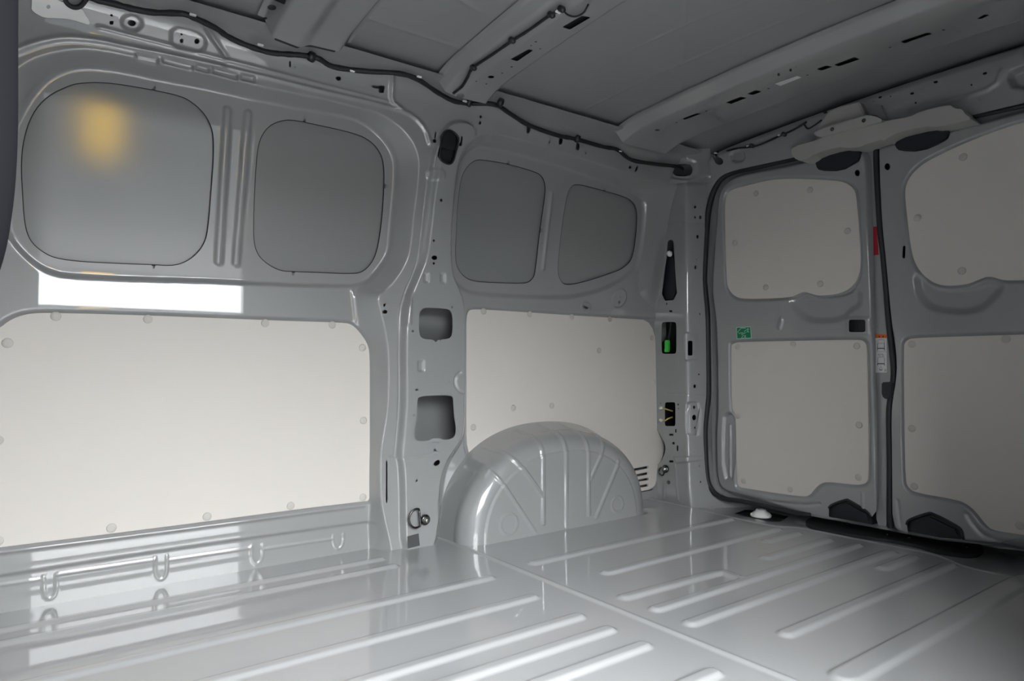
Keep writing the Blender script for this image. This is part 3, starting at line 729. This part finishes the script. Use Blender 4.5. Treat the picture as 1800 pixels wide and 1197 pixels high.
E2.step([(1608, 486), (1622, 484), (1650, 506), (1700, 505), (1735, 492), (1765, 500), (1742, 528), (1712, 549), (1645, 546), (1617, 526)], -0.016, 0.020, BD)
E2.bead([(1700, 905), (1712, 925), (1735, 947), (1800, 960), (1900, 975)], -0.007, 0.004, 0.012, BD)
E2.bead([(1577, 880), (1583, 925)], -0.006, 0.004, 0.010, BD, 0)
E2.rhole(1589, 443, 2.4, 11, BD, .05, True); E2.rhole(1560, 293, 5, 6, BD)
cov2 = [(1594, 922), (1597, 914), (1630, 902), (1640, 902), (1686, 926), (1692, 934), (1694, 948), (1650, 945), (1596, 936)]
E2.hole(cov2, BD, 0)
E1.F = np.minimum(E1.F, -E1.sdf(E1.poly([(1225, 280), (1232, 600), (1228, 760), (1232, 850), (1258, 876), (1306, 887), (1360, 898), (1410, 906), (1458, 912), (1540, 931), (1541, 800), (1534, 560), (1530, 400), (1524, 220), (1400, 230)], BD, 1)))
door1 = E1.build('door_1', PAINT); tag(door1, 'grey left rear door with two cream lining boards', kind='structure')
E2.F = np.minimum(E2.F, -E2.sdf(E2.poly([(1545, 190), (1546, 300), (1551, 397), (1558, 463), (1567, 563), (1574, 605), (1577, 640), (1575, 670), (1569, 705), (1567, 732), (1568, 809), (1569, 936), (1596, 940), (1700, 953), (1730, 965), (1800, 972), (2000, 1005), (2150, 1030), (2150, 500), (2150, 20)], BD, 1)))
door2 = E2.build('door_2', PAINT); tag(door2, 'grey right rear door with two cream lining boards', kind='structure')
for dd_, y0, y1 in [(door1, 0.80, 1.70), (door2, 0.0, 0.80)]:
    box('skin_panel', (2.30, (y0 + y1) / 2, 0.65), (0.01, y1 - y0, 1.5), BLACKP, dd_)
# edge channel of the left door, with its seal
chan = [(1520, 240), (1527, 400), (1531, 560), (1534, 700), (1539, 860), (1541, 930), (1562, 930), (1560, 809), (1560, 732), (1563, 700), (1566, 660), (1563, 617), (1558, 563), (1550, 463), (1543, 397), (1537, 300), (1536, 240)]
prism('edge_channel', DR, chan, -0.02, 0.006, PAINT, door1, 1)
cs_px = [(1540, 235), (1541, 300), (1547, 397), (1554, 463), (1562, 563), (1568, 617), (1571, 660), (1565, 705), (1563, 732), (1564, 809), (1564, 905), (1566, 932)]
cseal = tube('door_seal', DR.p3(cs_px, 0.014), 0.0088, RUBBER, None, smoothn=6)
tag(cseal, 'black rubber seal strip in the gap between the two rear doors', 'seal')
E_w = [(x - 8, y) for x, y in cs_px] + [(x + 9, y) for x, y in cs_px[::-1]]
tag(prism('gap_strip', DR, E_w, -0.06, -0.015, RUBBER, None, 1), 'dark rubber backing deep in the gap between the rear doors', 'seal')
for nm, px, lab, pts in [
        ('lining_board', up1, 'cream board in the window field of the left rear door', [(1329, 340), (1424, 334), (1490, 406), (1442, 499), (1346, 505), (1292, 427)]),
        ('lining_board', lo1, 'cream board low on the left rear door, stepped lower edge', [(1297, 610), (1394, 605), (1506, 608), (1510, 747), (1509, 839), (1389, 860), (1307, 845), (1297, 731)]),
        ('lining_board', up2, 'cream board in the window field of the right rear door', [(1693, 276), (1613, 383), (1691, 476)]),
        ('lining_board', lo2, 'cream board low on the right rear door, cut by the frame', [(1603, 605), (1768, 596), (1603, 753), (1607, 855), (1793, 924)])]:
    b = prism(nm, DR, px, BD - 0.015, BD - 0.008, BOARD, None, 2); tag(b, lab, 'panel'); pins(b, DR, pts, BD - 0.008)
# door furniture
def pane_frame(name, px, h, r, mt, parent):
    P = DR.p3(px, h); return tube(name, P, r, mt, parent, smoothn=0, seg=8)
for cov, dr, inner in [(cov1, door1, [(1463, 893), (1487, 884), (1521, 903), (1526, 917), (1463, 905)]), (cov2, door2, [(1602, 920), (1634, 909), (1678, 930), (1683, 941), (1602, 932)])]:
    c = prism('latch_cover', DR, cov, -0.03, BD - 0.012, BLACKP, dr, 0); tag(c, 'black moulded lower latch cover')
    prism('latch_face', DR, inner, BD - 0.012, BD - 0.004, NAVY, c, 0)
    tube('latch_rim', DR.p3(chaikin(cov[:-3] if cov is cov1 else cov[:-2], 1, False), BD - .002), 0.0045, BLACKP, c, smoothn=2, seg=8)
prism('hole_shade', DR, shape(1508, 573, 16, 12.4, 0, True), -0.004, 0.008, BLACKP, door1, 0)  # black plate painting the shade of the cavity behind the hole
for px, dr, h in [([(1432, 270), (1490, 258), (1512, 258), (1511, 281), (1500, 288), (1478, 300), (1440, 300), (1433, 292)], door1, .036), ([(1571, 245), (1620, 232), (1666, 222), (1668, 240), (1655, 250), (1618, 266), (1580, 265), (1573, 258)], door2, .036)]:
    tag(prism('hinge_cover', DR, px, 0.0, h, NAVY, dr, 1, bev=.003), 'dark moulded upper latch cover')
bump = prism('door_buffer', DR, [(1549, 672), (1568, 671), (1569, 695), (1560, 702), (1552, 700), (1549, 692)], 0.0, 0.028, BLACKP, None, 0, bev=.003)
tag(bump, 'small black buffer block on the edge of the left rear door', 'buffer')

# stickers
g = empty('exit_sticker', DR.p3([(1307, 585)], BD)[0]); tag(g, 'green emergency exit sticker with pale car symbol on left rear door', 'sticker')
def s5(x, y): return (1280 + x / 23.94, 560 + y / 23.94)
def onst(pts): return [s5(*p) for p in pts]
parts = [prism('sticker_border', DR, onst([(335, 360), (945, 335), (985, 830), (365, 862)]), BD + .0005, BD + .0012, PALEG, None, 0),
         prism('sticker_field', DR, onst([(362, 385), (922, 362), (955, 805), (385, 835)]), BD + .0012, BD + .0018, GREEN, None, 0)]
def stroke(name, pts, w, mt, h, closed=False):
    """flat printed stroke"""
    q = DR.uv(pts, h); V = []; Fc = []
    for i in range(len(q)):
        a = q[max(0, i - 1)] if not closed else q[i - 1]; b = q[min(len(q) - 1, i + 1)] if not closed else q[(i + 1) % len(q)]
        t = b - a; t = t / (np.hypot(*t) + 1e-9); nrm = np.array([-t[1], t[0]]) * w / 2
        V += [DR.at(q[i] + nrm, h), DR.at(q[i] - nrm, h)]
    n = len(q)
    for i in range(n if closed else n - 1):
        j = (i + 1) % n; Fc.append((2 * i, 2 * i + 1, 2 * j + 1, 2 * j))
    return mesh(name, V, Fc, mt, None, False)
hS = BD + .0022
parts.append(stroke('car_outline', onst([(735, 410), (690, 395), (550, 400), (395, 560), (470, 632), (520, 605), (620, 600), (670, 632), (735, 580)]), .0024, PALEG, hS))
parts.append(stroke('running_figure', onst([(680, 560), (700, 520), (750, 490), (810, 450), (820, 520), (880, 580)]), .0022, PALEG, hS))
parts.append(stroke('running_figure', onst([(770, 570), (820, 545), (825, 430), (850, 470), (880, 420)]), .0022, PALEG, hS))
parts.append(stroke('running_figure', onst([(800, 415), (835, 415)]), .0026, PALEG, hS))
parts.append(stroke('digit', onst([(550, 690), (580, 660), (625, 665), (635, 710), (555, 805), (645, 803)]), .0022, PALEG, hS))
parts.append(stroke('letter', onst([(675, 700), (750, 800)]), .002, PALEG, hS)); parts.append(stroke('letter', onst([(745, 695), (680, 800)]), .002, PALEG, hS))
for q in parts: keep_parent(q, g)
r_ = prism('reflector_strip', DR, [(1533.5, 399), (1541, 398), (1544, 448), (1535, 449)], .006, .0085, RED, None, 0); tag(r_, 'dark red reflector strip on the edge of the left rear door', 'reflector')
def s6(x, y): return (1520 + x / 8.55, 570 + y / 8.55)
w_ = empty('warning_label', DR.p3([(1548, 655)], .006)[0]); tag(w_, 'white warning label with orange header on the left rear door edge', 'label')
hl = .0075
parts = [prism('label_sheet', DR, [s6(160, 205), (s6(330, 205)), s6(330, 725), s6(162, 728)], .006, hl, LABELW, None, 0), prism('label_header', DR, [s6(160, 150), s6(335, 148), s6(333, 207), s6(160, 208)], .006, hl, ORANGE, None, 0)]
for tri in [[(205, 195), (217, 165), (230, 195)], [(262, 193), (275, 167), (288, 193)]]: parts.append(prism('warning_sign', DR, [s6(*q) for q in tri], hl, hl + .0004, INK, None, 0))
def ink(pts, w): parts.append(stroke('pictogram', [s6(*q) for q in pts], w, INK, hl + .0005))
ink([(198, 285), (200, 232), (290, 230), (294, 285)], .001); ink([(198, 285), (294, 285)], .0008); ink([(196, 285), (192, 360), (195, 395)], .0016); ink([(294, 285), (295, 360), (297, 395)], .0016); ink([(192, 362), (296, 362)], .0028)
ink([(175, 412), (325, 412)], .0006); ink([(200, 455), (230, 475), (240, 445), (205, 450)], .0012); ink([(290, 475), (265, 470), (250, 445), (285, 455)], .0012); ink([(195, 580), (195, 505), (210, 492), (285, 492), (297, 505), (297, 580)], .001); ink([(190, 592), (298, 592)], .0028); ink([(193, 590), (193, 620)], .0016); ink([(297, 590), (297, 620)], .0016)
ink([(222, 680), (243, 620), (265, 680), (222, 682)], .0012); ink([(225, 690), (265, 690)], .0016); ink([(296, 682), (316, 682), (316, 702), (296, 702)], .0016)
for q in parts: keep_parent(q, w_)

# seal round the rear aperture
seal_px = [(1424, 905), (1390, 900), (1360, 893), (1306, 881), (1277, 877), (1258, 868), (1248, 855), (1243, 840), (1240, 803), (1239, 755), (1242, 722), (1245, 690), (1244, 600), (1243, 550), (1239, 508), (1238, 483), (1241, 420), (1244, 380), (1249, 353), (1257, 331), (1269, 314), (1290, 303), (1330, 294), (1400, 279), (1470, 263), (1540, 246), (1620, 227), (1700, 208), (1810, 184)]
SE = Surf(lambda u, v: np.stack([2.105 + 0 * u + 0 * v, u + 0 * v, v + 0 * u], -1), DR.nrm, 1.2, .7)
P = SE.p3(seal_px); rr = np.interp(np.arange(len(P)), [0, 4, 8, 18, 24, 28], [.007, .009, .0115, .0115, .007, .006])
rr = np.interp(np.linspace(0, len(P) - 1, (len(P) - 1) * 6 + 1), np.arange(len(P)), rr)
se = tube('door_seal', P, rr, RUBBER, None, smoothn=6, seg=12)
tag(se, 'thick black rubber seal around the rear door opening', 'seal')
# jamb behind the seal
jamb = []
q3 = SE.p3(chaikin(ap, 1, False)); V = []; Fc = []
for i, p in enumerate(q3):
    V += [(min(2.100, dp_x(p[1], p[2])), p[1], p[2]), (2.165, p[1], p[2])]
    if i: Fc.append((2 * i - 2, 2 * i - 1, 2 * i + 1, 2 * i))
jb = mesh('door_jamb', V, Fc, PAINT, dp, True)

# black sill plate under the doors
sp_px = [(1414, 919), (1420, 911), (1440, 905), (1458, 903), (1530, 918), (1600, 936), (1700, 950), (1728, 960), (1730, 965), (1722, 973), (1706, 976), (1684, 974), (1650, 969), (1597, 953), (1500, 940), (1430, 927)]
FZ = Surf(lambda u, v: np.stack([u + 0 * v, v + 0 * u, -0.012 + 0 * u + 0 * v], -1), FL.nrm, 2.0, 1.0)
root = empty('sill_plate', FZ.p3([(1570, 945)], 0)[0]); tag(root, 'long black rubber sill plate on the floor under the rear doors', 'sill plate')
q = prism('plate', FZ, sp_px, -0.004, 0.010, MATBLK, None, 2, bev=.003); keep_parent(q, root)
for p in [(1490, 922), (1599, 946), (1560, 940), (1700, 962)]:
    c = FZ.p3([p], 0.010)[0]; q = lathe('screw', [(0.006, -.002), (0.006, .002), (0.004, .006), (0.002, .007)], STEEL, Matrix.Translation(Vector(c)), seg=10); keep_parent(q, root)

# ---------------------------------------------------------------- roof
RC = 0.93
def zr(y): return 0.026 * (1 - ((np.asarray(y, float) - RC) / 0.72) ** 2) - 0.022
RS = Surf(lambda u, v: np.stack([u + 0 * v, v + 0 * u, 1.392 + zr(v) + 0 * u], -1), lambda u, v: np.stack([0 * u + 0 * v, 0 * u + 0 * v, 0 * u + 0 * v - 1], -1), 1.2, 1.2)
Rf = Field(RS, -0.28, 2.2, 0.02, 1.74, 0.005)
def c3(x, y): return (800 + x / 3.99, y / 3.99)
for pts in [[(830, 570), (1200, 370), (1796, 90)], [(850, 800), (1110, 670), (1440, 510), (1796, 360)], [(740, 580), (1050, 685), (1350, 780)], [(1330, 460), (1480, 520), (1700, 610)], [(655, 300), (672, 570)], [(1610, 300), (1600, 440)], [(1590, 580), (1585, 650)], [(1625, 0), (1615, 160)]]:
    Rf.bead([c3(*p) for p in pts], 0.0018, 0.004, 0.006, 0.0, 0)
Rf.bead([(555, 0), (826, 90)], 0.004, 0.006, 0.012, 0.0, 0); Rf.bead([(800, -5), (845, 20)], 0.003, 0.006, 0.012, 0.0, 0)
Rf.bead([(1205, 0), (1202, 45)], 0.0015, 0.004, 0.006); Rf.bead([(1200, 45), (1400, -30)], 0.0015, 0.004, 0.006); Rf.bead([(1200, 112), (1520, -20)], 0.0015, 0.004, 0.006)
Rf.step([(600, 210), (835, 100), (800, 128), (700, 135), (540, 100)], 0.0, 0.01)
Rf.bead([(505, 74), (640, 103), (785, 137)], 0.010, 0.012, 0.008); Rf.bead([(915, 196), (960, 207), (1085, 242)], 0.010, 0.012, 0.008)
Rf.step([(940, 196), (966, 203), (964, 208), (938, 201)], 0.008, 0.006, 0.0, 0); Rf.step([(992, 210), (1066, 229), (1062, 237), (990, 216)], 0.008, 0.006, 0.0, 0)
ceil = Rf.build('ceiling', ROOFP); tag(ceil, 'dull grey roof skin with faint weld lines', kind='structure')

def bow_surf(prof, yaw=0.0, u0=1.3):
    p = np.array(prof, float); L = np.concatenate([[0], np.cumsum(np.hypot(*np.diff(p, axis=0).T))])
    lv = np.linspace(0, L[-1], 400); X = np.interp(lv, L, p[:, 0]); Zp = np.interp(lv, L, p[:, 1])
    k = np.ones(13) / 13; X[6:-6] = np.convolve(X, k, 'valid'); Zp[6:-6] = np.convolve(Zp, k, 'valid')
    tx, tz = np.gradient(X, lv), np.gradient(Zp, lv)
    def drop(u): return -0.03 * np.clip((np.asarray(u, float) - 1.50) / .14, 0, 1) ** 2
    pos = lambda u, v: np.stack([ipx(v, lv, X) + yaw * (1.5 - u), u + 0 * v, ipx(v, lv, Zp) + zr(u) + drop(u)], -1)
    def nrm(u, v):
        a, b = np.interp(v, lv, tx), np.interp(v, lv, tz); n = np.hypot(a, b)
        return np.stack([b / n + 0 * u, 0 * u + 0 * v, -a / n + 0 * u], -1)
    return Surf(pos, nrm, u0, L[-1] * .5, (0.1, 1.66, 0.0, L[-1])), L[-1]
def par(x0, y0, x1, y1, hw, hh, tilt=0):
    return [(x0, y0), (x1, y1), (x1 + hw, y1 + hh), (x0 + hw, y0 + hh)]
# front bow (top left corner), middle bow, rear bow
bows = []
S0, L0 = bow_surf([(0.40, 1.388), (0.415, 1.386), (0.435, 1.345), (0.50, 1.338), (0.525, 1.352), (0.60, 1.356), (0.62, 1.386), (0.63, 1.388)], 0.0, 1.5)
B0 = Field(S0, 0.06, 1.57, 0.0, L0, 0.004)
for q in [(478, 13, 8, 5), (466, 32, 4, 2), (441, 39, 4, 1.6), (466, 67, 4.5, 3), (438, 65, 14, 9)]: B0.rhole(q[0], q[1], q[2], q[3], 0.0, .1)
B0.hole([(474, -2), (504, -2), (500, 8), (474, 0)], 0.0, 0)
S1, L1 = bow_surf([(0.895, 1.388), (0.912, 1.386), (0.932, 1.363), (0.955, 1.359), (0.985, 1.356), (1.072, 1.360), (1.088, 1.386), (1.096, 1.388)], 0.0, 1.4)
B1_ = Field(S1, 0.06, 1.61, 0.0, L1, 0.004)
for pts in [[c3(388, 415), c3(515, 345), c3(550, 352), c3(435, 430)], [c3(750, 190), c3(890, 110), c3(952, 122), c3(805, 208)]]: B1_.hole(pts, 0.0, 0)
for x, y, a, b in [(252, 540, 22, 9), (397, 469, 9, 5), (330, 513, 9, 4), (148, 570, 9, 4), (220, 588, 9, 4), (567, 293, 11, 5), (533, 320, 9, 4), (597, 342, 10, 4), (1070, 62, 13, 6), (1167, 20, 14, 6), (38, 670, 28, 18)]:
    p = c3(x, y); B1_.rhole(p[0], p[1], a / 3.99, b / 3.99)
S2_, L2 = bow_surf([(1.605, 1.388), (1.622, 1.386), (1.650, 1.358), (1.672, 1.355), (1.700, 1.354), (1.880, 1.359), (1.898, 1.384), (1.91, 1.388)], 0.03, 1.3)
B2_ = Field(S2_, 0.06, 1.61, 0.0, L2, 0.004)
def c4(x, y): return (1200 + x / 3., y / 3.)
for pts in [[(0, 625), (75, 597), (98, 600), (10, 632)], [(228, 540), (305, 510), (338, 516), (255, 548)], [(342, 493), (385, 475), (415, 484), (370, 500)], [(706, 365), (755, 345), (790, 352), (735, 372)], [(798, 342), (905, 300), (935, 312), (825, 350)], [(1148, 218), (1290, 172), (1316, 178), (1170, 228)], [(1552, 98), (1595, 75), (1617, 80), (1575, 100)]]:
    B2_.hole([c4(*p) for p in pts], 0.0, 0)
for x, y, a, b in [(506, 393, 7, 9), (569, 370, 7, 9), (478, 398, 2.5, 11), (596, 355, 2.5, 11), (453, 467, 8, 3), (658, 396, 7, 3), (1093, 250, 9, 3), (1375, 158, 11, 3.5), (125, 586, 6, 3)]:
    p = c4(x, y); B2_.rhole(p[0], p[1], a / 3., b / 3.)
p = c3(1418, 912); B2_.rhole(p[0], p[1], 4.5, 1.4); p = c3(1552, 860); B2_.rhole(p[0], p[1], 2, 1)
for Bf, lab in [(B0, 'grey roof cross beam at the top left corner of the view'), (B1_, 'grey roof cross beam carrying a black cable, above the pillar'), (B2_, 'grey roof cross beam with a row of slots nearest the rear doors')]:
    o = Bf.build('roof_bow', PAINT); tag(o, lab, 'roof beam'); bows.append(o)
    Lb = Bf.V[-1]; lf = Field(Bf.s, 0.07, 1.58, Lb * .25, Lb * .85, 0.02); lf.build('slot_shade', RUBBER, o, extra_h=-0.010)  # black sheet painting the shade behind the beam slots
st = prism('tape_strip', S2_, [c4(488, 443), c4(605, 402), c4(628, 408), c4(515, 453)], 0.0005, 0.0015, SILV, None, 0); tag(st, 'short pale tape strip on the slotted roof beam', 'tape')

# rear header above the doors
HDp = [(2.155, 1.386), (2.128, 1.384), (2.098, 1.368), (2.090, 1.350), (2.094, 1.300), (2.100, 1.235), (2.104, 1.14)]
SH, LH = bow_surf(HDp, 0.0, 1.3)
_sh = SH.pos
SH.pos = lambda u, v: _sh(u, v)
HD = Field(SH, 0.06, 1.70, 0.0, LH, 0.003)
HD.F = np.minimum(HD.F, HD.sdf(SH.uv(chaikin(ap[16:] + [(1900, 160), (1900, 500), (1250, 480)], 1))))
HD.rhole(1263.6, 283, 8, 6.4, 0.0, .5); HD.step([(1281, 268), (1305, 262), (1310, 282), (1287, 286)], -0.010, 0.006, 0.0, 1)
for x, y, a, b in [(365, 930, 19, 11), (465, 921, 8, 8), (302, 969, 7, 7), (671, 894, 20, 12), (705, 984, 11, 11), (897, 784, 22, 13), (1367, 702, 24, 12), (1238, 811, 11, 11), (342, 1028, 23, 23), (1318, 950, 20, 7)]:
    HD.rhole(1480 + x / 5.44, y / 5.44, a / 5.44, b / 5.44, 0.0, -.25)
HD.step([(1770, 130), (1800, 118), (1840, 110), (1840, 145), (1785, 158)], -0.02, 0.012, 0.0, 1)
HD.bead([(1760, 125), (1750, 152), (1690, 172), (1600, 195)], 0.006, 0.006, 0.012)
hd = HD.build('wall_rear', PAINT); tag(hd, 'grey header panel above the rear doors', kind='structure')
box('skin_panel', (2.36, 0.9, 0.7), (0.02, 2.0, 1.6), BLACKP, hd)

# corner gusset between cant rail, header and pillar
cg = Surf(lambda u, v: np.stack([2.02 + 0 * v - (u - 1.62) * 0.55 + np.maximum(0, 1.628 - u) * 1.1, u + 0 * v, v + 0 * u], -1), lambda u, v: np.stack([0 * u + 0 * v - .88, 0 * u + 0 * v - .48, 0 * u + 0 * v], -1), 1.66, 1.3)
CGf = Field(cg, 1.58, 1.80, 1.24, 1.40, 0.003)
CGf.hole([(1182, 294), (1186, 289), (1212, 288), (1217, 294), (1216, 303), (1211, 309), (1188, 309), (1182, 304)], 0.0, 1)
CGf.step([(1176, 282), (1190, 279), (1222, 281), (1224, 296), (1222, 312), (1206, 316), (1178, 312), (1170, 296)], -0.008, 0.008, 0.0, 1)
CGf.step(shape(1240, 318, 11, 8, -.6), -0.006, 0.006, 0.0, 0)
cgo = CGf.build('corner_gusset', PAINT); tag(cgo, 'grey corner gusset where side rail, rear header and pillar meet', 'gusset')
prism('entry_shade', cg, [(1182, 294), (1186, 289), (1212, 288), (1217, 294), (1216, 303), (1211, 309), (1188, 309), (1182, 304)], -0.03, -0.005, RUBBER, cgo, 1)  # black plate painting the shade inside the gusset opening

# moulded cover and latch housing over the doors
HC = Surf(lambda u, v: np.stack([2.065 + 0 * u + 0 * v, u + 0 * v, v + 0 * u], -1), DR.nrm, 1.0, 1.2)
def e5(x, y): return (1360 + x / 5., 160 + y / 5.)
root = empty('latch_housing', HC.p3([(1530, 230)], 0)[0]); tag(root, 'pale grey moulded latch housing over the centre of the rear doors', 'housing')
parts = [prism('main_bar', HC, [e5(*p) for p in [(150, 545), (165, 490), (350, 440), (410, 415), (620, 350), (990, 260), (1200, 228), (1290, 178), (1540, 118), (1590, 155), (1655, 155), (1680, 200), (1735, 240), (1700, 262), (1440, 318), (1330, 308), (1110, 360), (1010, 405), (985, 432), (955, 432), (945, 425), (820, 465), (750, 495), (640, 500), (560, 492), (360, 550), (300, 600), (230, 615), (180, 590)]], -0.05, 0.03, PLAST, None, 1, bev=.006),
         prism('box_shell', HC, [e5(*p) for p in [(480, 175), (560, 140), (735, 95), (750, 100), (800, 205), (850, 215), (860, 260), (380, 370), (370, 345)]], -0.05, 0.012, PLAST, None, 0, bev=.005),
         prism('lip', HC, [e5(*p) for p in [(345, 375), (375, 345), (800, 215), (870, 212), (975, 262), (870, 290), (460, 392), (390, 405)]], -0.02, 0.042, PLAST, None, 1, bev=.006),
         prism('bracket_ear', HC, [e5(*p) for p in [(750, 92), (830, 112), (945, 125), (985, 250), (900, 215), (800, 205)]], -0.05, -0.018, PAINT, None, 0)]
for p in [(512, 335), (790, 258)]:
    c = HC.p3([e5(*p)], .044)[0]; parts.append(lathe('screw', [(0.006, -.004), (0.006, 0.0), (0.003, -.002)], PATCH, frame_at(c, (-1, 0, 0)), seg=12))
for q in parts: keep_parent(q, root)

# ---------------------------------------------------------------- wiring
def harness(name, surf, pts, h, r, label, clips=(), knots=(), branch=None, br=None):
    P = surf.p3(pts, h); root = empty(name, P[0]); tag(root, label, 'cable')
    n = (len(P) - 1) * 5 + 1; rr = r * (1 + .10 * np.sin(np.arange(n) * 1.7) * np.sin(np.arange(n) * .37))
    o = [tube('cable', P, rr, TAPE, smoothn=5, seg=10)]
    for c in clips:
        p = Vector(surf.p3([c], h + r * .7)[0]); o.append(box('white_clip', p, (0.014, 0.007, 0.004), WHITE, bev=.001))
    for c in knots:
        p = surf.p3([c], h)[0]; o.append(lathe('cable_clip', [(0.003, -.010), (r * 1.9, -.006), (r * 1.9, .006), (0.003, .010)], BLACKP, frame_at(p, (.6, -.6, -.5)), seg=10))
    if branch: o.append(tube('branch', surf.p3(branch, h), br, TAPE, smoothn=5, seg=8))
    for q in o: keep_parent(q, root)
hp_ = [(150, -8), (175, 1), (205, 8), (235, 16), (270, 22), (320, 24), (345, 33), (380, 50), (400, 64), (430, 78), (470, 88), (500, 95), (530, 97), (560, 103), (585, 117), (640, 125), (700, 129), (735, 140), (770, 163), (800, 177), (830, 182), (870, 184), (900, 202), (930, 220), (980, 238), (1010, 244), (1060, 258), (1085, 263), (1110, 281), (1150, 288), (1185, 292), (1200, 297)]
harness('wiring_harness', WL, hp_, HR + .022, 0.0068, 'thick black taped wiring harness running along the side roof rail', [(339, 26), (458, 79), (619, 125), (737, 135), (817, 178), (1090, 266)], [(548, 100), (825, 180), (880, 180), (1015, 244)], [(112, -8), (118, 6), (130, 13), (142, 10), (152, -2)], .005)
harness('wiring_harness', S1, [(797, 164), (812, 152), (822, 136), (832, 119), (870, 93), (900, 72), (930, 53), (965, 28), (988, 16)], .010, 0.0038, 'thin black cable clipped along the middle roof beam', [(981, 21)], [(832, 119), (900, 71), (969, 26), (987, 16)], [(988, 16), (998, 26), (1012, 29), (1026, 22), (1034, 8)], .0022)
harness('wiring_harness', SH, [(1213, 306), (1222, 298), (1238, 283), (1250, 276), (1290, 262), (1330, 256), (1368, 240), (1395, 228), (1415, 216), (1430, 206), (1452, 197)], .008, 0.0036, 'thin black cable clipped along the rear header to the latch housing', [(1258, 269), (1315, 257), (1370, 238), (1440, 201)], [(1262, 270), (1322, 256), (1378, 236), (1432, 204)], [(1413, 218), (1420, 226), (1432, 220), (1444, 211)], .0026)
gr = WL.p3([(1182, 296)], HR + .02)
prism('cavity_shade', WL, [(772, 330), (786, 330), (780, 420), (778, 500), (750, 500), (752, 440)], 0.02, 0.04, RUBBER, pil, 1)  # black block painting the shade inside the small pillar holes
# black guide in the upper pillar opening
hh = prism('seat_belt_guide', WL, [(776, 242), (781, 232), (790, 229), (801, 235), (806, 246), (801, 268), (797, 282), (791, 288), (782, 286), (773, 278), (774, 265)], HP - .03, HP - .012, BLACKP, None, 1)
tag(hh, 'black plastic insert in the upper opening of the pillar', 'insert')
tube('insert_rim', WL.p3([(776, 242), (781, 232), (790, 229), (801, 235), (806, 246), (801, 268), (797, 282), (791, 288), (782, 286), (773, 278), (774, 265), (776, 242)], HP), .003, BLACKP, hh, smoothn=3, seg=8)
prism('cross_bar', WL, [(776, 252), (802, 258), (801, 264), (775, 260)], HP - .012, HP - .002, BLACKP, hh, 0)

# ---------------------------------------------------------------- rest of the van and outdoors
OY = 0.05
def slab(name, x0, x1, y0, y1, z0, z1, mt, parent=None): return box(name, ((x0 + x1) / 2, (y0 + y1) / 2, (z0 + z1) / 2), (x1 - x0, y1 - y0, z1 - z0), mt, parent)
wr = slab('wall_right', 0.86, 2.4, OY - .05, OY, -0.05, 1.45, PAINT); tag(wr, 'grey right side of the van behind the side door opening', kind='structure')
slab('pillar_panel', 2.05, 2.13, OY, 0.32, -0.02, 1.40, PAINT, wr)
slab('door_header', -0.32, 0.86, OY - .05, OY, 1.15, 1.45, PAINT, wr); slab('pillar_panel', -0.32, -0.012, OY - .05, OY, -0.05, 1.15, PAINT, wr)
wf = slab('wall_front', -0.32, -0.30, OY - .05, 1.95, -0.05, 1.45, PAINT); tag(wf, 'grey bulkhead at the front of the load space', kind='structure')
slab('roof_skin', -0.32, 2.4, OY - .05, 1.95, 1.45, 1.47, PAINT, ceil)
slab('side_skin', -0.32, 2.4, 1.95, 1.97, -0.1, 1.47, PAINT, wall)
NS = Surf(lambda u, v: np.stack([u + 0 * v, OY + .012 + 0 * u + 0 * v, v + 0 * u], -1), lambda u, v: np.stack([0 * u, 0 * u + 1, 0 * u], -1), 0.0, .55)
ns = tube('door_seal', NS.p3([(x - 243, y) for x, y in [(24, -120), (23, -20), (22, 80), (21, 180), (17, 260), (9, 330), (-6, 400), (-40, 480)]]), 0.008, FOAM, None, smoothn=6, seg=24)
tag(ns, 'blurred dark rubber seal at the left edge of the view', 'seal')
gd = slab('ground', -30, 30, -40, 20, -0.62, -0.60, GROUND); tag(gd, 'grey asphalt outside the van', kind='structure')
bw = slab('light_blocker', -1.2, -0.9, -1.0, -0.25, -0.6, 6.0, OUTDOORD); tag(bw, 'dark slab added outside to hold sky light off the rear doors', kind='structure')  # unseen slab, added to cut the sky light reaching the rear doors
fw = slab('boundary_wall', -14, 16, -9.3, -9.0, -0.6, 1.62, FENCE); tag(fw, 'grey boundary wall across the yard', kind='structure')
yp = slab('yard_sign', 0.47, 0.87, -8.05, -8.0, 0.40, 1.5, YELP); tag(yp, 'yellow sign board out in the yard, seen only as a reflection', 'sign')
slab('sign_post', 0.64, 0.70, -8.03, -8.02, -0.6, 0.40, OUTDOORD, yp)
